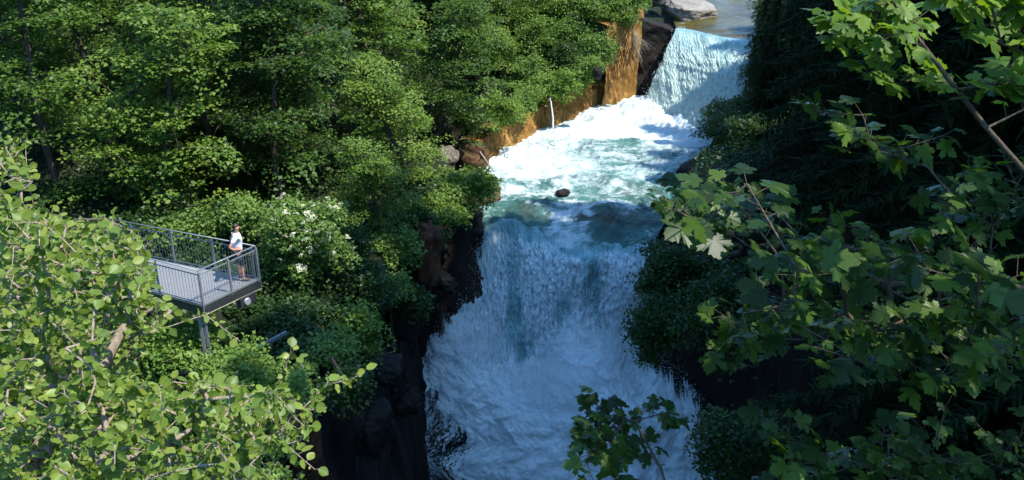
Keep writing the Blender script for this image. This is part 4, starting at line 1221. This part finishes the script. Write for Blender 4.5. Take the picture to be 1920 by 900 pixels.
shrub('shrub', P(1285, 500, y=33.5), (2.2, 1.5, 1.6), 190, 80, .13, M['dark_shrub'], 'large dark bush hanging over the right side of the lower waterfall', seed=30, rootdir=(2.2, 0.6, 0.3), tilt=.7)
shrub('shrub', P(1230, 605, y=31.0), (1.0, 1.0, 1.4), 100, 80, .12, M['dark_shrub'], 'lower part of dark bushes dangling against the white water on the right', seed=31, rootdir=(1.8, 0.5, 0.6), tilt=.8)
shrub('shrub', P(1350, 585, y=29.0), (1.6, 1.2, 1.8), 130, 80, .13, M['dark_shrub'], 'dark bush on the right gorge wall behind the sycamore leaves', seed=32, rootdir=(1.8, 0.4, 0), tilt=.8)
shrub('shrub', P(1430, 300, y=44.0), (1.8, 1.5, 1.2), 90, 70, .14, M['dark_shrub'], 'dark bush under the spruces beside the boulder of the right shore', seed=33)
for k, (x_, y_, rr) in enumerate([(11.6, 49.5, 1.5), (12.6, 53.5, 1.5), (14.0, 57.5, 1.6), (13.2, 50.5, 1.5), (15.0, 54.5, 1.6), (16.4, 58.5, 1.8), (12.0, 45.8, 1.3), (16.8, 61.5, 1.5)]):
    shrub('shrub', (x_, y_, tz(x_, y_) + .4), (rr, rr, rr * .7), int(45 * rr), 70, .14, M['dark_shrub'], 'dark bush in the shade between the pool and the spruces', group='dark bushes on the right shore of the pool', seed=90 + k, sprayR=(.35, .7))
shrub('shrub', P(1400, 830, y=22.0), (1.5, 1.2, 1.0), 90, 70, .13, M['dark_shrub'], 'dark bush on the rim at the lower right of the falls', seed=34, rootdir=(1.2, 0.3, -.4))

# ------------------------------------------------------------------ platform
ZD = P(449, 525, d=28.4)[2]                      # deck level
c_near = P(381, 573, z=ZD); c_right = P(486, 524, z=ZD)
c_back = P(470, 498, z=ZD) * 1.0
far_l = P(300, 487, z=ZD); near_l = P(262, 541, z=ZD)
c_back = c_right + (P(478, 508, z=ZD) - c_right)
ea = (c_right - c_near); ea /= np.linalg.norm(ea)
pl = empty('viewing_platform', (float(c_near[0]), float(c_near[1]), float(ZD)), 'grey steel viewing platform on posts at the edge of the gorge', 'platform')
O0 = c_near.copy(); O0[2] = ZD


def loc(p): return np.array(p, float) - O0


UPV = np.array([0, 0, 1.0])
# extend walkway to the left along both sides
eb1 = near_l - c_near; eb1 /= np.linalg.norm(eb1); eb2 = far_l - c_right; eb2 /= np.linalg.norm(eb2)
NL = c_near + eb1 * 4.6; FL = c_right + eb2 * 5.6
deck = [loc(c_near), loc(c_right), loc(FL), loc(NL)]
b = MB()
v = [d for d in deck] + [d - UPV * 0.05 for d in deck]
b.add(v, [[0, 1, 2, 3], [7, 6, 5, 4], [0, 4, 5, 1], [1, 5, 6, 2], [2, 6, 7, 3], [3, 7, 4, 0]])
b.build('deck', M['grate'], pl)
b = MB(); nb = 44
for i in range(nb + 1):    # raised ribs of the deck boards run across
    t = i / nb; a0 = deck[0] + (deck[3] - deck[0]) * t; a1 = deck[1] + (deck[2] - deck[1]) * t
    b.bar(a0 + UPV * .006, a1 + UPV * .006, 0.045, 0.012)
b.build('deck_ribs', M['grate'], pl)


def railing(p, q, posts, nbal, h=1.05, lean=0.0):
    p = loc(p); q = loc(q); d = (q - p); L = np.linalg.norm(d); d = d / L; out = np.cross(d, UPV)
    r = link(bpy.data.objects.new('railing', None), pl)
    b = MB(); b.tube([p + UPV * (h + .05), q + UPV * (h + .05)], 0.019, 8); b.build('handrail', M['rail'], r, smooth=True)
    b = MB(); b.bar(p + UPV * (h - .09), q + UPV * (h - .09), 0.018, 0.03); b.build('upper_rail', M['rail'], r)
    b = MB(); b.bar(p + UPV * .07, q + UPV * .07, 0.018, 0.03); b.build('lower_rail', M['rail'], r)
    for t in posts:
        b = MB(); c = p + (q - p) * t; b.bar(c - UPV * .22 + out * .02, c + UPV * (h - .02) + out * .02, 0.045, 0.055, up=(d[0], d[1], 0))
        b.bar(c + UPV * (h - .04) + out * .02, c + UPV * (h + .05), 0.03, 0.03)
        b.build('post', M['rail'], r)
    b = MB()
    for i in range(nbal):
        c = p + (q - p) * (i + .5) / nbal; b.bar(c + UPV * .07, c + UPV * (h - .09), 0.009, 0.009)
    b.build('balusters', M['rail'], r)


railing(c_near, c_right, [0.0, 0.5, 1.0], 24)
railing(NL, c_near, [0.0, .33, .66], 40)
railing(c_right, FL, [0.03, .28, 0.55, .82, 1.0], 54)
for nm, a_, b_, hh, dz, mt in (('fascia_beam', c_near, c_right, 0.20, -.16, 'darksteel'), ('fascia_beam', NL, c_near, 0.20, -.16, 'darksteel'), ('fascia_beam', c_right, FL, 0.2, -.16, 'darksteel'),
                               ('edge_strip', c_near, c_right, 0.022, -.275, 'lip'), ('toe_board', c_near, c_right, .05, .012, 'steel'), ('toe_board', NL, c_near, .05, .012, 'steel')):
    b = MB(); dd = loc(b_) - loc(a_); dd = dd / np.linalg.norm(dd); out = np.cross(dd, UPV)
    b.bar(loc(a_) + UPV * dz + out * .035, loc(b_) + UPV * dz + out * .035, .05, hh); b.build(nm, M[mt], pl)
inw = (FL - c_right) / np.linalg.norm(FL - c_right)
def support(base_c, name='support_post'):
    zb = tz(base_c[0], base_c[1]) - .3
    for s_ in (-0.075, 0.075):
        b = MB(); o_ = loc(base_c) + ea * s_
        b.bar(o_ - UPV * .06, np.array([o_[0], o_[1], zb - ZD]), .05, .09); b.build(name, M['rail'], pl)
S1 = c_near + inw * .25 + ea * .12; support(S1)
S2 = c_near + inw * 3.6 + ea * .5; support(S2)
S3 = c_near + inw * .4 + ea * 2.2
b = MB(); b.bar(loc(S1) - UPV * 2.35 + ea * -0.1, loc(S1) - UPV * 2.35 + ea * 2.9, .08, .10); b.build('cross_beam', M['rail'], pl)
b = MB(); b.bar(loc(S1) - UPV * 2.3 + inw * .05, loc(S1) - UPV * 2.75 + inw * 1.7, .08, .10); b.build('brace', M['rail'], pl)
b = MB(); b.bar(loc(c_near) - UPV * .36 + inw * .3, loc(c_right) - UPV * .36 + inw * .3, .12, .14); b.build('under_beam', M['darksteel'], pl)
# floodlight slung under the outer edge
fc = c_near + (c_right - c_near) * .72 - UPV * .42
fl = MB(); outv = np.cross(ea, UPV)
fl.bar(loc(fc) - ea * .28, loc(fc) + ea * .28, .26, .30)
fl.bar(loc(fc) - ea * .34 + UPV * .3, loc(fc) - ea * .34 - UPV * .15, .04, .05); fl.bar(loc(fc) + ea * .34 + UPV * .3, loc(fc) + ea * .34 - UPV * .15, .04, .05)
fo = fl.build('floodlight', M['darksteel'], pl)
b = MB(); cc = loc(fc) + outv * .14; b.tube([cc - ea * .06, cc - ea * .06 + outv * .05], [.115, .10], 20); b.build('lens', M['lens'], fo, smooth=False)

# ------------------------------------------------------------------ person
def skin_mesh(name, joints, edges, mat, parent, sub=2, root=0):
    m = bpy.data.meshes.new(name); m.from_pydata([j[0] for j in joints], edges, [])
    o = bpy.data.objects.new(name, m); COL.objects.link(o); o.parent = parent
    sk = o.modifiers.new('skin', 'SKIN'); sk.use_smooth_shade = True
    for i, j in enumerate(joints):
        r = j[1]; r = (r, r) if not hasattr(r, '__len__') else r
        m.skin_vertices[0].data[i].radius = r; m.skin_vertices[0].data[i].use_root = (i == root)
    ss = o.modifiers.new('sub', 'SUBSURF'); ss.levels = sub; ss.render_levels = sub
    dg = bpy.context.evaluated_depsgraph_get(); me = bpy.data.meshes.new_from_object(o.evaluated_get(dg))
    o.modifiers.clear(); o.data = me; me.name = name; me.materials.clear(); me.materials.append(mat)
    me.polygons.foreach_set('use_smooth', [True] * len(me.polygons))
    return o


feet = P(452, 524, z=ZD)
face_az = math.radians(12)             # looks to the right towards the falls
pe = empty('person', (float(feet[0]), float(feet[1]), float(ZD) + 0.012), 'dark haired man in white shirt and navy shorts, hands on hips, looking at the falls', 'person')
pe.rotation_euler = (0, 0, face_az)
# local: +x is forward, +y is his left; small forward lean
J = [((0, 0, .95), (.12, .15)), ((.01, 0, 1.12), (.105, .135)), ((.03, 0, 1.30), (.115, .16)), ((.035, 0, 1.44), (.085, .12)), ((.045, 0, 1.51), .058), ((.06, 0, 1.57), .055),
     ((.07, 0, 1.64), (.088, .075)), ((.068, 0, 1.72), (.086, .072))]
E = [(i, i + 1) for i in range(7)]
def limb(pts, start):
    k = len(J)
    for p in pts: J.append(p)
    E.append((start, k)); E.extend((k + i, k + i + 1) for i in range(len(pts) - 1)); return len(J) - 1
for s in (-1, 1):
    f = 0.10 if s < 0 else -0.02
    limb([((.02, .10 * s, .88), .088), ((.03 + f * .3, .11 * s, .68), .075), ((.02 + f * .6, .12 * s, .50), .055), ((.0 + f * .8, .125 * s, .34), .055), ((-.01 + f, .13 * s, .12), .036), ((-.02 + f, .13 * s, .06), .04), ((.09 + f, .145 * s, .035), .034), ((.17 + f, .15 * s, .03), .025)], 0)
    w = limb([((.02, .17 * s, 1.43), .062), ((-.07, .27 * s, 1.33), .048), ((-.17, .34 * s, 1.20), .040), ((-.07, .28 * s, 1.10), .036), ((.02, .19 * s, 1.06), .026), ((.07, .165 * s, 1.045), .030)], 3)
    for q in range(4):
        limb([((.10 + .006 * q, (.155 - .002 * q) * s, 1.055 - .016 * q), .0095), ((.14 + .004 * q - (.015 if q == 3 else 0), (.145) * s, 1.045 - .020 * q), .008)], w)
    limb([((.06, .165 * s, 1.07), .010), ((.045, .155 * s, 1.095), .009)], w)
skin_mesh('body', J, E, M['skin'], pe)
# shirt
J = [((0.0, 0, .90), (.135, .168)), ((.01, 0, 1.02), (.128, .158)), ((.02, 0, 1.14), (.125, .155)), ((.03, 0, 1.30), (.135, .178)), ((.035, 0, 1.43), (.10, .14)), ((.045, 0, 1.50), .066)]
E = [(i, i + 1) for i in range(5)]
for s in (-1, 1): limb([((.02, .175 * s, 1.43), .078), ((-.05, .25 * s, 1.355), .072), ((-.10, .29 * s, 1.29), .066)], 4)
skin_mesh('shirt', J, E, M['shirt'], pe)
J = [((.0, 0, .96), (.13, .16)), ((.01, 0, .86), (.125, .16))]; E = [(0, 1)]
for s in (-1, 1):
    f = 0.10 if s < 0 else -0.02
    limb([((.02, .105 * s, .78), .102), ((.03 + f * .3, .115 * s, .64), .095), ((.025 + f * .6, .12 * s, .50), .086)], 1)
skin_mesh('shorts', J, E, M['shorts'], pe)
for s in (-1, 1):
    f = 0.10 if s < 0 else -0.02
    J = [((-.05 + f, .13 * s, .05), .048), ((.03 + f, .135 * s, .045), .045), ((.12 + f, .148 * s, .035), .042), ((.19 + f, .155 * s, .03), .030)]; E = [(0, 1), (1, 2), (2, 3)]
    skin_mesh('shoe', J, E, M['shoe'], pe)
J = [((.03, 0, 1.66), (.082, .078)), ((.045, 0, 1.74), (.092, .084)), ((.085, 0, 1.775), (.05, .06))]; E = [(0, 1), (1, 2)]
skin_mesh('hair', J, E, M['hair'], pe)
b = MB(); b.add([(.150, -.018, 1.665), (.150, .018, 1.665), (.185, 0, 1.66), (.148, 0, 1.71), (.150, 0, 1.65)], [[0, 2, 3], [2, 1, 3], [0, 4, 2], [4, 1, 2]]); b.build('nose', M['skin'], pe)
b = MB()
for s in (-1, 1): b.bar((.145, .024 * s, 1.70), (.145, .044 * s, 1.70), .02, .012)
b.build('eyes', M['hair'], pe)
for s in (-1, 1):
    b = MB(); b.tube([(.065, .070 * s, 1.67), (.058, .088 * s, 1.675)], [.03, .022], 8); b.build('ear', M['skin'], pe)

# ------------------------------------------------------------------ near foliage
def pip(poly, p):
    x, y = p; c = False; n = len(poly)
    for i in range(n):
        x1, y1 = poly[i]; x2, y2 = poly[(i + 1) % n]
        if (y1 > y) != (y2 > y) and x < (x2 - x1) * (y - y1) / (y2 - y1) + x1: c = not c
    return c


def cloud(poly, n, d0, d1, r_):
    xs = [a for a, _ in poly]; ys = [a for _, a in poly]; out = []
    while len(out) < n:
        p = (r_.uniform(min(xs), max(xs)), r_.uniform(min(ys), max(ys)))
        if pip(poly, p): out.append(P(p[0], p[1], d=r_.uniform(d0, d1)))
    return np.array(out)


def near_tree(name, label, cat, chain, targets, leaf, tpl, mat, twig, nper, seed, r0=.0035, tw=.30, upright=.35, step=.22, jit=.14, minr=0, group=None, tilt=.5, wide=(.85, 1.15), flatdir=.4, sunlean=(.2, -.25), bend=(.6, 2.0), rmax=None, crown='foliage'):
    global rng
    rng = np.random.default_rng(seed)
    chain = np.array(chain, float); org = chain[0].copy()
    o = empty(name, org, label, cat, group)
    nodes, par, tips = grow(list(chain - org), targets - org, step, jit, .04)
    pos, nr, dr, sz, A, Bq = [], [], [], [], [], []
    for ti, t in tips:
        # walk back along the twig
        path = [nodes[t]]; j = t; L = 0
        while par[j] >= 0 and L < tw:
            L += np.linalg.norm(nodes[j] - nodes[par[j]]); j = par[j]; path.append(nodes[j])
        path = np.array(path[::-1]); seg = np.concatenate([[0], np.cumsum(np.linalg.norm(np.diff(path, axis=0), axis=1))])
        td = path[-1] - path[0]; td = td / (np.linalg.norm(td) + 1e-9)
        side = np.cross(td, [0, 0, 1]); side /= (np.linalg.norm(side) + 1e-6)
        k = nper + int(rng.integers(-1, 2))
        for i in range(k):
            s_ = seg[-1] * (1 - (i / k) ** 1.0 * min(1, tw / max(seg[-1], .01)))
            q = np.array([np.interp(s_, seg, path[:, c]) for c in range(3)])
            sg = 1 if i % 2 else -1
            dd = td * (0.6 if i else 1.2) + side * sg * (0.9 if i else 0.1) + np.array([0, 0, flatdir - .4]) + rng.normal(0, .35, 3)
            dd /= np.linalg.norm(dd); l = leaf * (.42 + .78 * rng.random())
            st_ = q + dd * l * (.35 if tpl == 'ovate' else .75) + np.array([0, 0, .15 * l])
            A.append(q); Bq.append(st_); pos.append(st_); dr.append(dd + np.array([0, 0, -.25])); nr.append(np.array([sunlean[0], sunlean[1], 1.0]) + rng.normal(0, tilt, 3)); sz.append(l * (1 if rng.random() > .15 else .6))
    limb_mesh('branches', nodes, par, tips, r0, M[twig], o, expo=.45, n=6, rmax=rmax, extra=(np.array(A), np.array(Bq), .0013 if tpl == 'ovate' else .0018))
    n = len(pos)
    leaves(crown, np.array(pos), np.array(nr), np.array(dr), np.array(sz), tpl, M[mat], o, wide=rng.uniform(wide[0], wide[1], n), bend=rng.uniform(bend[0], bend[1], n))
    return o


ra = np.random.default_rng(77)
A1 = [(-30, 250), (30, 262), (70, 300), (55, 375), (120, 400), (190, 398), (285, 450), (285, 535), (315, 565), (335, 590), (290, 625), (265, 660), (230, 720), (150, 740), (-40, 760)]
A2 = [(-40, 740), (200, 712), (290, 715), (440, 715), (520, 735), (590, 760), (610, 790), (560, 830), (560, 890), (560, 980), (-40, 980)]
t1 = cloud(A1, 430, 4.8, 7.6, ra); t2 = cloud(A2, 520, 4.4, 7.2, ra)
shoot = np.array([P(612, 722, d=5.3), P(655, 712, d=5.25), P(683, 700, d=5.2), P(600, 770, d=5.2), P(570, 690, d=5.6), P(545, 660, d=5.7), P(450, 640, d=5.9), P(385, 590, d=6), P(590, 880, d=5), P(25, 275, d=5.5), P(50, 262, d=5.4)])
root = P(30, 905, d=5.9) + np.array([-.25, 0.1, -1.3])
zr = tz(root[0], root[1])
ch1 = [np.array([root[0] - .5, root[1] + .3, zr]), root + np.array([-.25, .1, -1.2]), root, P(60, 860, d=5.8), P(130, 770, d=5.9), P(190, 690, d=6.0), P(240, 600, d=6.1)]
near_tree('alder_tree', 'sunlit alder with round glossy leaves filling the lower left corner', 'tree', ch1, np.concatenate([t1, t2, shoot]), .059, 'ovate', 'alder', 'twig', 10, 301, r0=.0024, tw=.36, tilt=.85)
# a second stem, deeper in
t3 = cloud([(-40, 380), (180, 400), (285, 460), (280, 560), (230, 720), (-40, 900)], 200, 7.6, 9.5, ra)
root2 = P(-60, 960, d=8.6); ch2 = [np.array([root2[0], root2[1], tz(root2[0], root2[1])]), root2, P(0, 800, d=8.5), P(60, 650, d=8.4)]
near_tree('alder_tree', 'second alder standing in the gap behind the sunlit one at the left edge', 'tree', ch2, t3, .085, 'ovate', 'alder', 'twig', 8, 302, r0=.003, tw=.4)

rm = np.random.default_rng(88)
# sycamore with the diagonal limb
T1 = [(1575, 30), (1640, 15), (1710, 15), (1730, 60), (1720, 90), (1665, 75), (1600, 75)]
tA = cloud(T1, 20, 4.2, 4.9, rm)
tB = cloud([(1610, 125), (1700, 110), (1775, 150), (1740, 165), (1640, 165)], 6, 4.4, 4.8, rm)
tC = cloud([(1820, 120), (1930, 115), (1960, 200), (1860, 185)], 10, 4.2, 5.2, rm)
tD = cloud([(1490, 200), (1600, 190), (1760, 250), (1940, 270), (1940, 470), (1740, 430), (1720, 320), (1600, 290), (1500, 230)], 34, 4.4, 6.4, rm)
tE = cloud([(1740, -40), (1960, -40), (1960, 120), (1800, 60)], 14, 2.9, 3.8, rm)
up = [(P(1640, -90, d=4.3)), P(1672, 0, d=4.4), P(1720, 70, d=4.45), P(1795, 170, d=4.5), P(1850, 240, d=4.55), P(1930, 330, d=4.6), P(2060, 460, d=4.8), P(2250, 700, d=5.2)]
base = np.array([4.6, 4.3, tz(4.6, 4.3)]); chB = [base] + [p for p in up[::-1]]
tO = []          # unseen crown above the frame, added and shaped to shade the leaves below
while len(tO) < 430:
    p = np.array([rm.uniform(2.6, 11.0), rm.uniform(0.0, 9.0), rm.uniform(2.0, 8.5)])
    if p[0] > 3.5 + .5 * (p[2] - 2) and fbm(p[None] * .5, 2, 5)[0] > -.10: tO.append(p)
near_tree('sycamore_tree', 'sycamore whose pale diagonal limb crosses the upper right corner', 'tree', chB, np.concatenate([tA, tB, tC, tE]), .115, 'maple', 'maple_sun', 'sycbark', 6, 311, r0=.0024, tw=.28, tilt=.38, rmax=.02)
M2 = [(1245, 370), (1330, 345), (1420, 345), (1520, 400), (1640, 430), (1720, 430), (1800, 470), (1940, 500), (1940, 690), (1800, 750), (1700, 720), (1560, 690), (1400, 690), (1330, 660), (1340, 560), (1440, 540), (1420, 470), (1300, 440)]
tM = cloud(M2, 132, 4.0, 6.6, rm)
trunk = [np.array([4.3, 6.2, tz(4.3, 6.2)]), P(2150, 900, d=6.3), P(2080, 700, d=6.0), P(2010, 560, d=5.8), P(1850, 527, d=5.4), P(1760, 533, d=5.3), P(1665, 533, d=5.2)]
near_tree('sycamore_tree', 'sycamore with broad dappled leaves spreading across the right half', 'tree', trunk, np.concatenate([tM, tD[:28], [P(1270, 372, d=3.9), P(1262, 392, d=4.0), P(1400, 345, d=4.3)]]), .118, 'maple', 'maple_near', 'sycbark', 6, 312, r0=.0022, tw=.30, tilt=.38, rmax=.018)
tM3 = cloud([(1420, 790), (1600, 780), (1800, 740), (1940, 760), (1940, 960), (1400, 960), (1430, 860)], 40, 5.2, 7.4, rm)
near_tree('sycamore_tree', 'young sycamore in deep shade along the bottom right edge', 'tree', [np.array([4.2, 7.2, tz(4.2, 7.2)]), P(2000, 1150, d=7), P(1850, 950, d=6.6), P(1740, 860, d=6.4)], tM3, .118, 'maple', 'maple_near', 'sycbark', 6, 313, r0=.0022, tw=.3, tilt=.4)
tS = np.concatenate([cloud([(1085, 740), (1140, 735), (1180, 790), (1240, 820), (1240, 850), (1170, 900), (1100, 930), (1085, 860), (1095, 800)], 22, 6.6, 7.3, rm), cloud([(1225, 775), (1290, 770), (1280, 800), (1230, 805)], 4, 6.8, 7.2, rm)])
near_tree('sycamore_sapling', 'dark sycamore sprig standing against the foot of the falls', 'sapling', [P(1330, 1400, d=7.2), P(1290, 1050, d=7.0), P(1240, 880, d=6.95), P(1190, 790, d=6.9)], tS, .12, 'maple', 'maple_near', 'sycbark', 5, 314, r0=.0022, tw=.28, tilt=.45)
near_tree('sycamore_tree', 'unseen sycamore crown above the frame at the upper right, added for shade', 'tree', [np.array([7.6, 4.0, tz(7.6, 4.0)]), np.array([7.4, 3.8, 0.0]), np.array([7.0, 3.6, 3.0]), np.array([6.6, 3.4, 5.0])], np.array(tO), .19, 'maple', 'maple_near', 'bark', 15, 315, r0=.006, tw=.8, step=.5, tilt=.45, rmax=.12)
